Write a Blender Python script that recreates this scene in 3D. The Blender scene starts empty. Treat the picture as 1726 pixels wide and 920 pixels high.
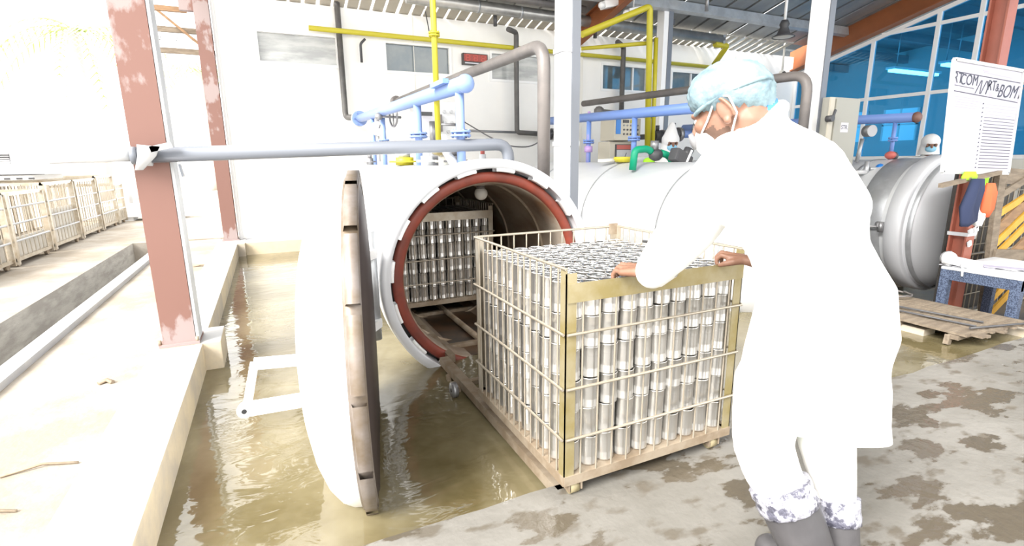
import bpy, bmesh, math, random
from mathutils import Vector, Matrix, noise as mnoise
random.seed(7)
C = bpy.context.scene.collection
PI = math.pi

# ------------------------------------------------------------------ camera
cam_d = bpy.data.cameras.new('camera'); cam = bpy.data.objects.new('camera', cam_d); C.objects.link(cam)
cam_d.sensor_width = 36.0; cam_d.lens = 859.0 / 1726 * 36.0; cam_d.clip_start = 0.02; cam_d.clip_end = 300
R_, U_, F_ = Vector((0.90408127, -0.42723079, -0.01053148)), Vector((0.10155868, 0.19084501, 0.9763524)), Vector((0.41511793, 0.88377148, -0.2159284))
cam.matrix_world = Matrix(((R_.x, U_.x, -F_.x, 0), (R_.y, U_.y, -F_.y, 0), (R_.z, U_.z, -F_.z, 1.15), (0, 0, 0, 1)))
bpy.context.scene.camera = cam

# ------------------------------------------------------------------ sky, sun, exposure
world = bpy.data.worlds.new('overcast_sky'); bpy.context.scene.world = world; world.use_nodes = True
bgn = world.node_tree.nodes['Background']; bgn.inputs[0].default_value = (1.0, 0.985, 0.955, 1); bgn.inputs[1].default_value = 1.4
sun_d = bpy.data.lights.new('sun', 'SUN'); sun_d.energy = 3.6; sun_d.angle = math.radians(30); sun_d.color = (1, 0.97, 0.92)
sun = bpy.data.objects.new('sun', sun_d); C.objects.link(sun)
sun.rotation_euler = Vector((0.70, 0.32, -0.62)).to_track_quat('-Z', 'Y').to_euler()
vs = bpy.context.scene.view_settings
bpy.context.scene.display_settings.display_device = 'sRGB'
vs.view_transform = 'Standard'; vs.look = 'None'; vs.gamma = 1.0; vs.use_curve_mapping = False; vs.exposure = 1.4

# ------------------------------------------------------------------ materials
def mat(name, c, rough=0.6, metal=0.0, c2=None, nscale=4.0, lo=0.4, hi=0.6, bump=0.0, bscale=20.0, detail=5.0, stretch=None, spec=None, rough2=None, trans=0.0, emit=None, ior=None):
    m = bpy.data.materials.new(name); m.use_nodes = True
    nt = m.node_tree; b = nt.nodes['Principled BSDF']
    b.inputs['Base Color'].default_value = (*c, 1); b.inputs['Roughness'].default_value = rough; b.inputs['Metallic'].default_value = metal
    if spec is not None: b.inputs['Specular IOR Level'].default_value = spec
    if ior: b.inputs['IOR'].default_value = ior
    if trans: b.inputs['Transmission Weight'].default_value = trans
    if emit: b.inputs['Emission Color'].default_value = (*emit[0], 1); b.inputs['Emission Strength'].default_value = emit[1]
    if c2 is not None or bump:
        tc = nt.nodes.new('ShaderNodeTexCoord'); mp = nt.nodes.new('ShaderNodeMapping')
        nt.links.new(tc.outputs['Object'], mp.inputs[0])
        if stretch: mp.inputs['Scale'].default_value = stretch
    if c2 is not None:
        n = nt.nodes.new('ShaderNodeTexNoise'); n.inputs['Scale'].default_value = nscale; n.inputs['Detail'].default_value = detail
        n.inputs['Roughness'].default_value = 0.6
        nt.links.new(mp.outputs[0], n.inputs['Vector'])
        r = nt.nodes.new('ShaderNodeValToRGB'); r.color_ramp.elements[0].position = lo; r.color_ramp.elements[1].position = hi
        r.color_ramp.elements[0].color = (*c, 1); r.color_ramp.elements[1].color = (*c2, 1)
        nt.links.new(n.outputs[0], r.inputs[0]); nt.links.new(r.outputs[0], b.inputs['Base Color'])
        if rough2 is not None:
            mr = nt.nodes.new('ShaderNodeMapRange'); mr.inputs['From Min'].default_value = lo; mr.inputs['From Max'].default_value = hi
            mr.inputs['To Min'].default_value = rough; mr.inputs['To Max'].default_value = rough2
            nt.links.new(n.outputs[0], mr.inputs[0]); nt.links.new(mr.outputs[0], b.inputs['Roughness'])
    if bump:
        n2 = nt.nodes.new('ShaderNodeTexNoise'); n2.inputs['Scale'].default_value = bscale; n2.inputs['Detail'].default_value = 4
        nt.links.new(mp.outputs[0], n2.inputs['Vector'])
        bp = nt.nodes.new('ShaderNodeBump'); bp.inputs['Strength'].default_value = bump; bp.inputs['Distance'].default_value = 0.02
        nt.links.new(n2.outputs[0], bp.inputs['Height']); nt.links.new(bp.outputs[0], b.inputs['Normal'])
    return m

def concrete_mat():
    m = mat('wet_concrete', (0.2, 0.19, 0.17), 0.55, bump=0.18, bscale=26); nt = m.node_tree; b = nt.nodes['Principled BSDF']
    tc = nt.nodes.new('ShaderNodeTexCoord'); mp = nt.nodes.new('ShaderNodeMapping'); mp.inputs['Scale'].default_value = (1.0, 1.9, 1); mp.inputs['Rotation'].default_value = (0, 0, 0.5)
    nt.links.new(tc.outputs['Object'], mp.inputs[0])
    def nz(sc, det, lo, hi, rgh=0.6, off=0.0):
        n = nt.nodes.new('ShaderNodeTexNoise'); n.inputs['Scale'].default_value = sc; n.inputs['Detail'].default_value = det; n.inputs['Roughness'].default_value = rgh
        nt.links.new(mp.outputs[0], n.inputs['Vector']); r = nt.nodes.new('ShaderNodeMapRange'); r.inputs['From Min'].default_value = lo; r.inputs['From Max'].default_value = hi; r.clamp = True
        nt.links.new(n.outputs[0], r.inputs[0]); return r.outputs[0]
    def mix(a, c, f):
        x = nt.nodes.new('ShaderNodeMix'); x.data_type = 'RGBA'; nt.links.new(f, x.inputs[0])
        for s, v in ((6, a), (7, c)):
            if isinstance(v, tuple): x.inputs[s].default_value = (*v, 1)
            else: nt.links.new(v, x.inputs[s])
        return x.outputs[2]
    base = mix((0.145, 0.137, 0.12), (0.222, 0.212, 0.194), nz(1.1, 6, 0.35, 0.62))
    base = mix(base, (0.125, 0.11, 0.088), nz(7.0, 4, 0.56, 0.66, 0.5))
    wet = nz(2.3, 6, 0.535, 0.56, 0.55)
    col = mix(base, (0.098, 0.083, 0.062), wet)
    col = mix(col, (0.29, 0.285, 0.27), nz(5.0, 8, 0.66, 0.69, 0.7))
    nt.links.new(col, b.inputs['Base Color'])
    mr = nt.nodes.new('ShaderNodeMapRange'); mr.inputs['To Min'].default_value = 0.5; mr.inputs['To Max'].default_value = 0.14; nt.links.new(wet, mr.inputs[0]); nt.links.new(mr.outputs[0], b.inputs['Roughness'])
    return m

def water_mat():
    m = mat('murky_water', (0.11, 0.088, 0.040), 0.05, 0, c2=(0.215, 0.185, 0.11), nscale=1.6, lo=0.38, hi=0.66, ior=1.75, spec=0.5)
    nt = m.node_tree; b = nt.nodes['Principled BSDF']
    tc = nt.nodes.new('ShaderNodeTexCoord'); mp = nt.nodes.new('ShaderNodeMapping'); mp.inputs['Scale'].default_value = (1.0, 1.8, 1)
    n = nt.nodes.new('ShaderNodeTexNoise'); n.inputs['Scale'].default_value = 4.5; n.inputs['Detail'].default_value = 3; n.inputs['Distortion'].default_value = 0.8
    bp = nt.nodes.new('ShaderNodeBump'); bp.inputs['Strength'].default_value = 0.10; bp.inputs['Distance'].default_value = 0.05
    nt.links.new(tc.outputs['Object'], mp.inputs[0]); nt.links.new(mp.outputs[0], n.inputs['Vector'])
    nt.links.new(n.outputs[0], bp.inputs['Height']); nt.links.new(bp.outputs[0], b.inputs['Normal'])
    return m

def glass_mat(name, tint, refl=0.08):
    m = bpy.data.materials.new(name); m.use_nodes = True; nt = m.node_tree
    for n in list(nt.nodes): nt.nodes.remove(n)
    o = nt.nodes.new('ShaderNodeOutputMaterial'); t = nt.nodes.new('ShaderNodeBsdfTransparent'); g = nt.nodes.new('ShaderNodeBsdfGlossy')
    t.inputs[0].default_value = (*tint, 1); g.inputs['Roughness'].default_value = 0.03; g.inputs[0].default_value = (0.55, 0.8, 0.95, 1)
    f = nt.nodes.new('ShaderNodeFresnel'); f.inputs[0].default_value = 1.5
    mx = nt.nodes.new('ShaderNodeMixShader')
    nt.links.new(f.outputs[0], mx.inputs[0]); nt.links.new(t.outputs[0], mx.inputs[1]); nt.links.new(g.outputs[0], mx.inputs[2]); nt.links.new(mx.outputs[0], o.inputs[0])
    return m

M = dict(
    wall=mat('white_wall_paint', (0.90, 0.89, 0.87), 0.6, c2=(0.87, 0.86, 0.84), nscale=1.2),
    whitepaint=mat('white_gloss_paint', (0.86, 0.86, 0.86), 0.35),
    offwhite=mat('off_white_paint', (0.74, 0.72, 0.66), 0.45),
    curb=mat('white_painted_concrete', (0.46, 0.46, 0.46), 0.6, c2=(0.38, 0.39, 0.41), nscale=2.2, bump=0.1, bscale=18),
    curbside=mat('water_stained_concrete', (0.45, 0.40, 0.33), 0.6, c2=(0.62, 0.53, 0.38), nscale=3.0, bump=0.15),
    sand=mat('pale_sand_ground', (0.275, 0.235, 0.185), 0.9, c2=(0.37, 0.335, 0.29), nscale=2.0, bump=0.25, bscale=30),
    trench=mat('grey_trench_concrete', (0.30, 0.28, 0.25), 0.8, c2=(0.42, 0.40, 0.36), nscale=3, stretch=(1, 1, 4), bump=0.2),
    rust=mat('weathered_red_paint', (0.195, 0.098, 0.078), 0.5, c2=(0.30, 0.235, 0.225), nscale=2.4, lo=0.525, hi=0.56, detail=8, stretch=(1, 1, 0.5)),
    redpaint=mat('red_oxide_paint', (0.33, 0.10, 0.065), 0.45, c2=(0.28, 0.085, 0.055), nscale=3),
    orangepaint=mat('orange_brown_paint', (0.29, 0.09, 0.03), 0.5, c2=(0.25, 0.08, 0.026), nscale=2),
    steel=mat('galvanised_steel', (0.42, 0.43, 0.45), 0.4, 0.5, c2=(0.52, 0.54, 0.56), nscale=5),
    jacket=mat('brushed_aluminium_jacket', (0.70, 0.71, 0.72), 0.42, 0.25, c2=(0.62, 0.64, 0.66), nscale=2.5, stretch=(1, 0.3, 1)),
    ringsteel=mat('polished_ring_steel', (0.66, 0.67, 0.70), 0.45, 0.2),
    darkseat=mat('dark_oily_steel', (0.075, 0.07, 0.066), 0.5, 0.4),
    gasket=mat('red_rubber_gasket', (0.22, 0.04, 0.022), 0.55, c2=(0.15, 0.033, 0.02), nscale=6),
    sludge=mat('rusty_sludge_floor', (0.03, 0.02, 0.014), 0.35, c2=(0.085, 0.045, 0.022), nscale=5),
    liner=mat('stained_inner_steel', (0.40, 0.34, 0.28), 0.5, 0.25, c2=(0.22, 0.13, 0.075), nscale=1.6, lo=0.45, hi=0.62, stretch=(1, 0.6, 1)),
    tin=mat('tinplate', (0.62, 0.61, 0.59), 0.3, 0.9),
    tinlid=mat('tinplate_lid', (0.84, 0.85, 0.86), 0.18, 1.0),
    wire=mat('tarnished_basket_wire', (0.50, 0.46, 0.39), 0.4, 0.6, c2=(0.40, 0.34, 0.26), nscale=9),
    brassy=mat('yellowed_basket_frame', (0.29, 0.235, 0.10), 0.45, 0.4, c2=(0.36, 0.31, 0.19), nscale=7),
    rustbrown=mat('rusty_brown_steel', (0.25, 0.19, 0.13), 0.65, 0.3, c2=(0.35, 0.29, 0.22), nscale=9),
    doorface=mat('dark_brown_door_lining', (0.05, 0.037, 0.037), 0.5, 0.2),
    doorrim=mat('worn_door_rim_steel', (0.25, 0.22, 0.205), 0.45, 0.3, c2=(0.16, 0.12, 0.08), nscale=5),
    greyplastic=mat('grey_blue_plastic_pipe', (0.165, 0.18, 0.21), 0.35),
    bluepipe=mat('pale_blue_paint', (0.215, 0.315, 0.60), 0.4),
    bluepipe2=mat('mid_blue_paint', (0.17, 0.28, 0.62), 0.4),
    greypipe=mat('dull_grey_pipe', (0.205, 0.185, 0.175), 0.5, 0.2, c2=(0.15, 0.138, 0.133), nscale=4),
    darkpipe=mat('dark_grey_conduit', (0.115, 0.11, 0.105), 0.5, c2=(0.085, 0.08, 0.078), nscale=5),
    yellow=mat('yellow_gas_pipe_paint', (0.52, 0.46, 0.03), 0.45),
    black=mat('black_rubber', (0.02, 0.02, 0.022), 0.55),
    darkgrey=mat('dark_grey_plastic', (0.07, 0.07, 0.075), 0.45),
    greymetal=mat('mid_grey_metal', (0.30, 0.30, 0.31), 0.4, 0.6),
    roof=mat('grey_roof_underside', (0.33, 0.335, 0.33), 0.4, 0.4, c2=(0.26, 0.265, 0.27), nscale=3, stretch=(1, 0.25, 1)),
    duct=mat('silver_duct_wrap', (0.45, 0.45, 0.44), 0.35, 0.7, c2=(0.36, 0.36, 0.36), nscale=6),
    soffit=mat('brown_grey_soffit_sheet', (0.46, 0.42, 0.36), 0.6),
    cream=mat('cream_enclosure_paint', (0.60, 0.56, 0.46), 0.45),
    beigebox=mat('beige_grey_cabinet_paint', (0.40, 0.39, 0.34), 0.45),
    paper=mat('white_paper', (0.70, 0.69, 0.74), 0.7),
    board=mat('whiteboard_surface', (0.44, 0.425, 0.49), 0.4),
    ink=mat('grey_marker_ink', (0.05, 0.055, 0.08), 0.7),
    faintink=mat('faint_marker_ink', (0.40, 0.38, 0.48), 0.7),
    ruleink=mat('dark_ruled_line', (0.075, 0.07, 0.10), 0.7),
    redface=mat('red_display_window', (0.33, 0.035, 0.02), 0.25),
    redlit=mat('lit_red_segments', (0.45, 0.07, 0.05), 0.4, emit=((1, 0.16, 0.10), 0.06)),
    winglass=mat('dark_window_glass', (0.10, 0.14, 0.165), 0.04, c2=(0.16, 0.19, 0.20), nscale=2, spec=0.9),
    winglass_pale=mat('pale_banded_window_glass', (0.34, 0.35, 0.35), 0.15, c2=(0.50, 0.51, 0.50), nscale=2, stretch=(1, 1, 5), spec=0.6),  # paler glass colour in level bands
    blueglass=glass_mat('blue_tinted_glass', (0.06, 0.40, 0.80)),
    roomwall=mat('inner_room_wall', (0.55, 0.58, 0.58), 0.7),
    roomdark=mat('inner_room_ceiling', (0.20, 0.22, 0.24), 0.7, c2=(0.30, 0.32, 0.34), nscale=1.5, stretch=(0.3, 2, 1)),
    lamp=mat('glowing_tube_lamp', (1, 1, 1), 0.4, emit=((0.85, 0.97, 1.0), 4.0)),
    daylit=mat('bright_frosted_window', (0.9, 0.9, 0.9), 0.4, emit=((0.8, 0.95, 1.0), 0.16)),
    wood=mat('weathered_grey_wood', (0.235, 0.19, 0.14), 0.8, c2=(0.165, 0.13, 0.095), nscale=5, stretch=(1, 6, 6), bump=0.2),
    wood2=mat('brown_wood', (0.30, 0.18, 0.09), 0.75, c2=(0.22, 0.13, 0.07), nscale=5, stretch=(1, 6, 6)),
    yellowwood=mat('yellow_painted_wood', (0.62, 0.34, 0.04), 0.65, c2=(0.52, 0.28, 0.035), nscale=5),
    rattan=mat('dark_blue_woven_plastic', (0.028, 0.04, 0.075), 0.5, c2=(0.09, 0.12, 0.19), nscale=130, lo=0.48, hi=0.52, detail=1),
    skin=mat('brown_skin', (0.215, 0.108, 0.068), 0.5, c2=(0.26, 0.138, 0.095), nscale=9),
    hair=mat('black_hair', (0.02, 0.016, 0.014), 0.7),
    beard=mat('short_dark_stubble', (0.12, 0.07, 0.05), 0.8),
    lips=mat('lip_skin', (0.33, 0.12, 0.09), 0.5),
    coat=mat('white_cotton_coat', (0.88, 0.88, 0.86), 0.85, bump=0.12, bscale=8),
    capcloth=mat('pale_blue_bouffant_fabric', (0.21, 0.30, 0.335), 0.8, c2=(0.10, 0.155, 0.195), nscale=16, lo=0.46, hi=0.70, bump=0.5, bscale=22),
    bluecloth=mat('bright_blue_cloth', (0.06, 0.22, 0.62), 0.8),
    maskcloth=mat('white_mask_fabric', (0.82, 0.82, 0.82), 0.8),
    bluemask=mat('light_blue_mask_fabric', (0.30, 0.60, 0.80), 0.8),
    maskgrey=mat('grey_mask_disc', (0.20, 0.20, 0.21), 0.5),  # plain grey for the disc on the mask front
    boot=mat('grey_rubber_boot', (0.05, 0.048, 0.052), 0.42, c2=(0.075, 0.072, 0.076), nscale=4),
    bootcuff=mat('silver_plastic_cuff', (0.34, 0.34, 0.39), 0.3, c2=(0.09, 0.09, 0.12), nscale=34, lo=0.48, hi=0.56, bump=0.8, bscale=30),
    navy=mat('navy_cloth', (0.02, 0.03, 0.075), 0.85),
    orangecloth=mat('orange_cloth', (0.72, 0.13, 0.05), 0.8),
    lime=mat('lime_green_cloth', (0.36, 0.80, 0.03), 0.8),
    green=mat('sea_green_rubber', (0.0, 0.30, 0.16), 0.5),
    brightgreen=mat('bright_green_plastic', (0.04, 0.62, 0.10), 0.5),
    bluecap=mat('blue_valve_plastic', (0.02, 0.20, 0.62), 0.35),
    foliage=mat('pale_palm_leaf', (0.44, 0.56, 0.20), 0.7, c2=(0.66, 0.70, 0.48), nscale=3),
    trunk=mat('pale_palm_trunk', (0.50, 0.45, 0.40), 0.9),
    pitfloor=mat('dark_pit_floor', (0.06, 0.06, 0.065), 0.35, c2=(0.12, 0.095, 0.07), nscale=2.5),  # dark floor colour with random brownish patches
    poolbed=mat('pool_bed_concrete', (0.20, 0.16, 0.09), 0.8),
    pale=mat('pale_plastic', (0.72, 0.73, 0.74), 0.6),
    palegrey=mat('pale_grey_plastic', (0.48, 0.49, 0.51), 0.6, c2=(0.58, 0.59, 0.60), nscale=4),
    dirtymesh=mat('dull_sheet_panel', (0.42, 0.40, 0.36), 0.6, 0.2, c2=(0.52, 0.49, 0.44), nscale=3),
    reddish=mat('dull_red_plastic', (0.50, 0.12, 0.10), 0.5),
    violet=mat('violet_pipe_paint', (0.42, 0.28, 0.55), 0.5),
)
M['water'] = water_mat(); M['concrete'] = concrete_mat()

# ------------------------------------------------------------------ object helpers
WL = {}                                     # world location of every object built
def tag(o, label=None, cat=None, group=None, kind=None):
    if label: o['label'] = label
    if cat: o['category'] = cat
    if group: o['group'] = group
    if kind: o['kind'] = kind
    return o
def thing(name, label, cat, loc, group=None):
    o = bpy.data.objects.new(name, None); C.objects.link(o); o.location = loc; o.empty_display_size = 0.1
    WL[o.name] = Vector(loc)
    return tag(o, label, cat, group)
def struct(name, loc=(0, 0, 0)):
    o = bpy.data.objects.new(name, None); C.objects.link(o); o.location = loc; o.empty_display_size = 0.1
    WL[o.name] = Vector(loc); o['kind'] = 'structure'
    return o
def basis(d):
    d = Vector(d).normalized(); a = Vector((0, 0, 1)) if abs(d.z) < 0.9 else Vector((1, 0, 0))
    u = d.cross(a).normalized(); return d, u, d.cross(u).normalized()

class MB:
    """Collects shapes in world coordinates and links them as one mesh object."""
    def __init__(s): s.bm = bmesh.new(); s.mi = 0
    def m(s, i): s.mi = i; return s
    def _f(s, vs_, smooth=False):
        try:
            f = s.bm.faces.new(vs_); f.material_index = s.mi; f.smooth = smooth
        except ValueError: pass
    def box(s, x0, x1, y0, y1, z0, z1):
        v = [s.bm.verts.new((x, y, z)) for z in (z0, z1) for y in (y0, y1) for x in (x0, x1)]
        for q in ((0, 2, 3, 1), (4, 5, 7, 6), (0, 1, 5, 4), (2, 6, 7, 3), (0, 4, 6, 2), (1, 3, 7, 5)): s._f([v[i] for i in q])
        return s
    def obox(s, c, ux, uy, uz):
        c = Vector(c); ux = Vector(ux); uy = Vector(uy); uz = Vector(uz)
        v = [s.bm.verts.new(c + ux * a + uy * b + uz * d) for d in (-1, 1) for b in (-1, 1) for a in (-1, 1)]
        for q in ((0, 2, 3, 1), (4, 5, 7, 6), (0, 1, 5, 4), (2, 6, 7, 3), (0, 4, 6, 2), (1, 3, 7, 5)): s._f([v[i] for i in q])
        return s
    def plank(s, p0, p1, w, t, up=(0, 0, 1)):
        p0 = Vector(p0); p1 = Vector(p1); d = (p1 - p0); sd = d.cross(Vector(up)).normalized(); n = sd.cross(d).normalized()
        return s.obox((p0 + p1) / 2, d / 2, sd * w / 2, n * t / 2)
    def cone(s, p0, p1, r0, r1, seg=16, caps=True):
        p0 = Vector(p0); p1 = Vector(p1); d, u, w = basis(p1 - p0)
        a = [s.bm.verts.new(p0 + (u * math.cos(2 * PI * i / seg) + w * math.sin(2 * PI * i / seg)) * r0) for i in range(seg)]
        b = [s.bm.verts.new(p1 + (u * math.cos(2 * PI * i / seg) + w * math.sin(2 * PI * i / seg)) * r1) for i in range(seg)]
        for i in range(seg): s._f([a[i], b[i], b[(i + 1) % seg], a[(i + 1) % seg]], True)
        if caps: s._f(a); s._f(b[::-1])
        return s
    def cyl(s, p0, p1, r, seg=16): return s.cone(p0, p1, r, r, seg)
    def lathe(s, o, axis, prof, seg=48, a0=0.0, a1=2 * PI, smooth=True):
        """prof: list of (distance along axis, radius)."""
        o = Vector(o); d, u, w = basis(axis); full = abs(a1 - a0 - 2 * PI) < 1e-6; n = seg if full else seg + 1
        rows = []
        for t, r in prof:
            if r < 1e-6: rows.append([s.bm.verts.new(o + d * t)] * n)
            else: rows.append([s.bm.verts.new(o + d * t + (u * math.cos(a0 + (a1 - a0) * i / seg) + w * math.sin(a0 + (a1 - a0) * i / seg)) * r) for i in range(n)])
        for A, B in zip(rows, rows[1:]):
            for i in range(seg):
                j = (i + 1) % n
                q = []
                for v in (A[i], B[i], B[j], A[j]):
                    if v not in q: q.append(v)
                if len(q) > 2: s._f(q, smooth)
        return s
    def tube(s, pts, r, seg=10, caps=True):
        pts = [Vector(p) for p in pts]; rs = r if isinstance(r, (list, tuple)) else [r] * len(pts)
        t0 = (pts[1] - pts[0]).normalized(); _, u, w = basis(t0); rows = []
        for k, p in enumerate(pts):
            t = (pts[min(k + 1, len(pts) - 1)] - pts[max(k - 1, 0)]).normalized()
            q = t0.rotation_difference(t); u = q @ u; w = q @ w; t0 = t
            rows.append([s.bm.verts.new(p + (u * math.cos(2 * PI * i / seg) + w * math.sin(2 * PI * i / seg)) * rs[k]) for i in range(seg)])
        for A, B in zip(rows, rows[1:]):
            for i in range(seg): s._f([A[i], A[(i + 1) % seg], B[(i + 1) % seg], B[i]], True)
        if caps: s._f(rows[0][::-1]); s._f(rows[-1])
        return s
    def ball(s, c, r, sub=2, sc=(1, 1, 1), rot=None):
        mtx = Matrix.Translation(Vector(c)) @ (rot.to_4x4() if rot else Matrix.Identity(4)) @ Matrix.Diagonal((r * sc[0], r * sc[1], r * sc[2], 1))
        n0 = len(s.bm.faces); g = bmesh.ops.create_icosphere(s.bm, subdivisions=sub, radius=1, matrix=mtx)
        fs = set(f for v in g['verts'] for f in v.link_faces)
        for f in fs: f.smooth = True; f.material_index = s.mi
        return s
    def loft(s, rings, caps=True, smooth=True):
        rows = [[s.bm.verts.new(p) for p in ring] for ring in rings]; n = len(rows[0])
        for A, B in zip(rows, rows[1:]):
            for i in range(n): s._f([A[i], A[(i + 1) % n], B[(i + 1) % n], B[i]], smooth)
        if caps: s._f(rows[0][::-1]); s._f(rows[-1])
        return s
    def poly(s, pts, smooth=False): s._f([s.bm.verts.new(p) for p in pts], smooth); return s
    def build(s, name, mats, parent=None, origin=None, bevel=0.0, recalc=True):
        if recalc: bmesh.ops.recalc_face_normals(s.bm, faces=s.bm.faces[:])
        if bevel:
            es = [e for e in s.bm.edges if len(e.link_faces) == 2 and e.calc_face_angle(0) > 0.7]
            if es: bmesh.ops.bevel(s.bm, geom=es, offset=bevel, segments=2, profile=0.7, affect='EDGES')
        vsn = s.bm.verts
        if parent is not None and origin is None: origin = WL[parent.name]
        if origin is None:
            xs = [v.co.x for v in vsn]; ys = [v.co.y for v in vsn]; zs = [v.co.z for v in vsn]
            origin = Vector(((min(xs) + max(xs)) / 2, (min(ys) + max(ys)) / 2, min(zs)))
        origin = Vector(origin)
        for v in vsn: v.co -= origin
        me = bpy.data.meshes.new(name); s.bm.to_mesh(me); s.bm.free()
        for mm in (mats if isinstance(mats, (list, tuple)) else [mats]): me.materials.append(mm)
        o = bpy.data.objects.new(name, me); C.objects.link(o); WL[o.name] = origin
        if parent is not None: o.parent = parent; o.location = origin - WL[parent.name]
        else: o.location = origin
        return o

_unit = {}
def bar(name, p0, p1, r, m, parent, seg=6):
    """A round bar as its own object; alike bars share one mesh."""
    key = (m.name, seg)
    if key not in _unit:
        mb = MB(); mb.cyl((0, 0, 0), (0, 0, 1), 1, seg); o = mb.build(name, m, origin=(0, 0, 0)); _unit[key] = o.data
        bpy.data.objects.remove(o)
    p0 = Vector(p0); p1 = Vector(p1); d = p1 - p0
    o = bpy.data.objects.new(name, _unit[key]); C.objects.link(o)
    o.parent = parent; o.location = p0 - WL[parent.name]; o.rotation_mode = 'QUATERNION'
    o.rotation_quaternion = Vector((0, 0, 1)).rotation_difference(d.normalized()); o.scale = (r, r, d.length)
    WL[o.name] = p0
    return o
def copy_tree(o, parent=None, loc=None):
    c = o.copy(); C.objects.link(c); c.parent = parent
    if loc is not None: c.location = loc
    for ch in [q for q in bpy.data.objects if q.parent == o]: copy_tree(ch, c)
    WL[c.name] = WL[o.name] + (Vector(loc) - o.location if loc is not None else Vector((0, 0, 0)))
    return c
def arc(c, a, b, r, n=6):
    """Quarter bend from c+a*r to c+b*r round the corner c+(a+b)*r."""
    c = Vector(c); a = Vector(a); b = Vector(b)
    return [c + (a * math.cos(PI / 2 * i / n) + b * math.sin(PI / 2 * i / n)) * r for i in range(n + 1)]
def bend(pts, r, n=5):
    """Polyline with rounded corners."""
    pts = [Vector(p) for p in pts]; out = [pts[0]]
    for i in range(1, len(pts) - 1):
        a = (pts[i - 1] - pts[i]).normalized(); b = (pts[i + 1] - pts[i]).normalized()
        p0 = pts[i] + a * r; p1 = pts[i] + b * r
        for k in range(n + 1):
            t = k / n; out.append(p0 * (1 - t) ** 2 + pts[i] * 2 * t * (1 - t) + p1 * t ** 2)
    out.append(pts[-1]); return out
def flange(mb, p, axis, r, t=0.014, gap=0.012):
    p = Vector(p); d = Vector(axis).normalized()
    mb.cyl(p - d * (gap / 2 + t), p - d * gap / 2, r, 18); mb.cyl(p + d * gap / 2, p + d * (gap / 2 + t), r, 18)
    _, u, w = basis(d)
    for k in range(6):
        q = p + (u * math.cos(k * PI / 3) + w * math.sin(k * PI / 3)) * r * 0.8
        mb.cyl(q - d * (t * 2), q + d * (t * 2), r * 0.11, 6)
def remesh(o, voxel, smooth=4, decimate=None):
    md = o.modifiers.new('r', 'REMESH'); md.mode = 'VOXEL'; md.voxel_size = voxel; md.use_smooth_shade = True
    if smooth:
        s = o.modifiers.new('s', 'SMOOTH'); s.factor = 0.5; s.iterations = smooth
    if decimate:
        dd = o.modifiers.new('d', 'DECIMATE'); dd.ratio = decimate
    dg = bpy.context.evaluated_depsgraph_get(); dg.update()
    me = bpy.data.meshes.new_from_object(o.evaluated_get(dg), depsgraph=dg)
    mats = [m for m in o.data.materials]
    o.modifiers.clear(); o.data = me
    me.materials.clear()
    for m in mats: me.materials.append(m)
    for p in me.polygons: p.use_smooth = True
    return o
def text(name, s, m, size, mtx, parent, loc_world, shear=0.0, extrude=0.0005):
    cu = bpy.data.curves.new(name, 'FONT'); cu.body = s; cu.size = size; cu.extrude = extrude; cu.shear = shear; cu.align_x = 'CENTER'; cu.align_y = 'CENTER'
    cu.materials.append(m)
    o = bpy.data.objects.new(name, cu); C.objects.link(o); o.parent = parent
    WL[o.name] = Vector(loc_world)
    o.matrix_local = Matrix.Translation(Vector(loc_world) - WL[parent.name]) @ mtx.to_4x4()
    return o
FACE_Y = Matrix.Rotation(PI / 2, 3, 'X')          # text that faces -Y
# ================================================================== THE SETTING
def sbox(name, dims, m, parent=None, bevel=0.0, kind='structure'):
    o = MB().box(*dims).build(name, m, parent, bevel=bevel)
    if parent is None: o['kind'] = kind
    return o

# platform the worker stands on, with a slightly ragged pool edge
mb = MB(); n = 60
top = [(-0.45 + (9.6 + 0.45) * i / n, 1.42 + random.uniform(-0.008, 0.008), 0) for i in range(n + 1)]
for i in range(n):
    a, b = top[i], top[i + 1]
    mb.poly([(a[0], -4, 0), (b[0], -4, 0), b, a]); mb.poly([a, b, (b[0], b[1], -0.6), (a[0], a[1], -0.6)])
mb.build('floor', M['concrete'], origin=(0, 0, 0))['kind'] = 'structure'
sbox('floor_pool_bed', (-0.45, 4.56, 1.42, 7.7, -0.6, -0.5), M['poolbed'])
mb = MB(); HX0, HX1, HY0, HY1 = 0.86, 1.57, 2.90, 6.55        # open only where the open vessel's hull displaces the water
for a, b, c, d in ((-0.45, HX0, 1.42, 7.7), (HX1, 4.56, 1.42, 7.7), (HX0, HX1, 1.42, HY0), (HX0, HX1, HY1, 7.7)): mb.poly([(a, c, -0.07), (b, c, -0.07), (b, d, -0.07), (a, d, -0.07)])
o = mb.build('water', M['water'], origin=(0, 0, 0)); o['kind'] = 'structure'
sbox('floor_pit', (4.66, 10.8, 1.43, 8.1, -0.6, -0.35), M['pitfloor'])
sbox('trim_1', (4.56, 4.66, 1.43, 7.7, -0.6, -0.02), M['curbside'])
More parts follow.
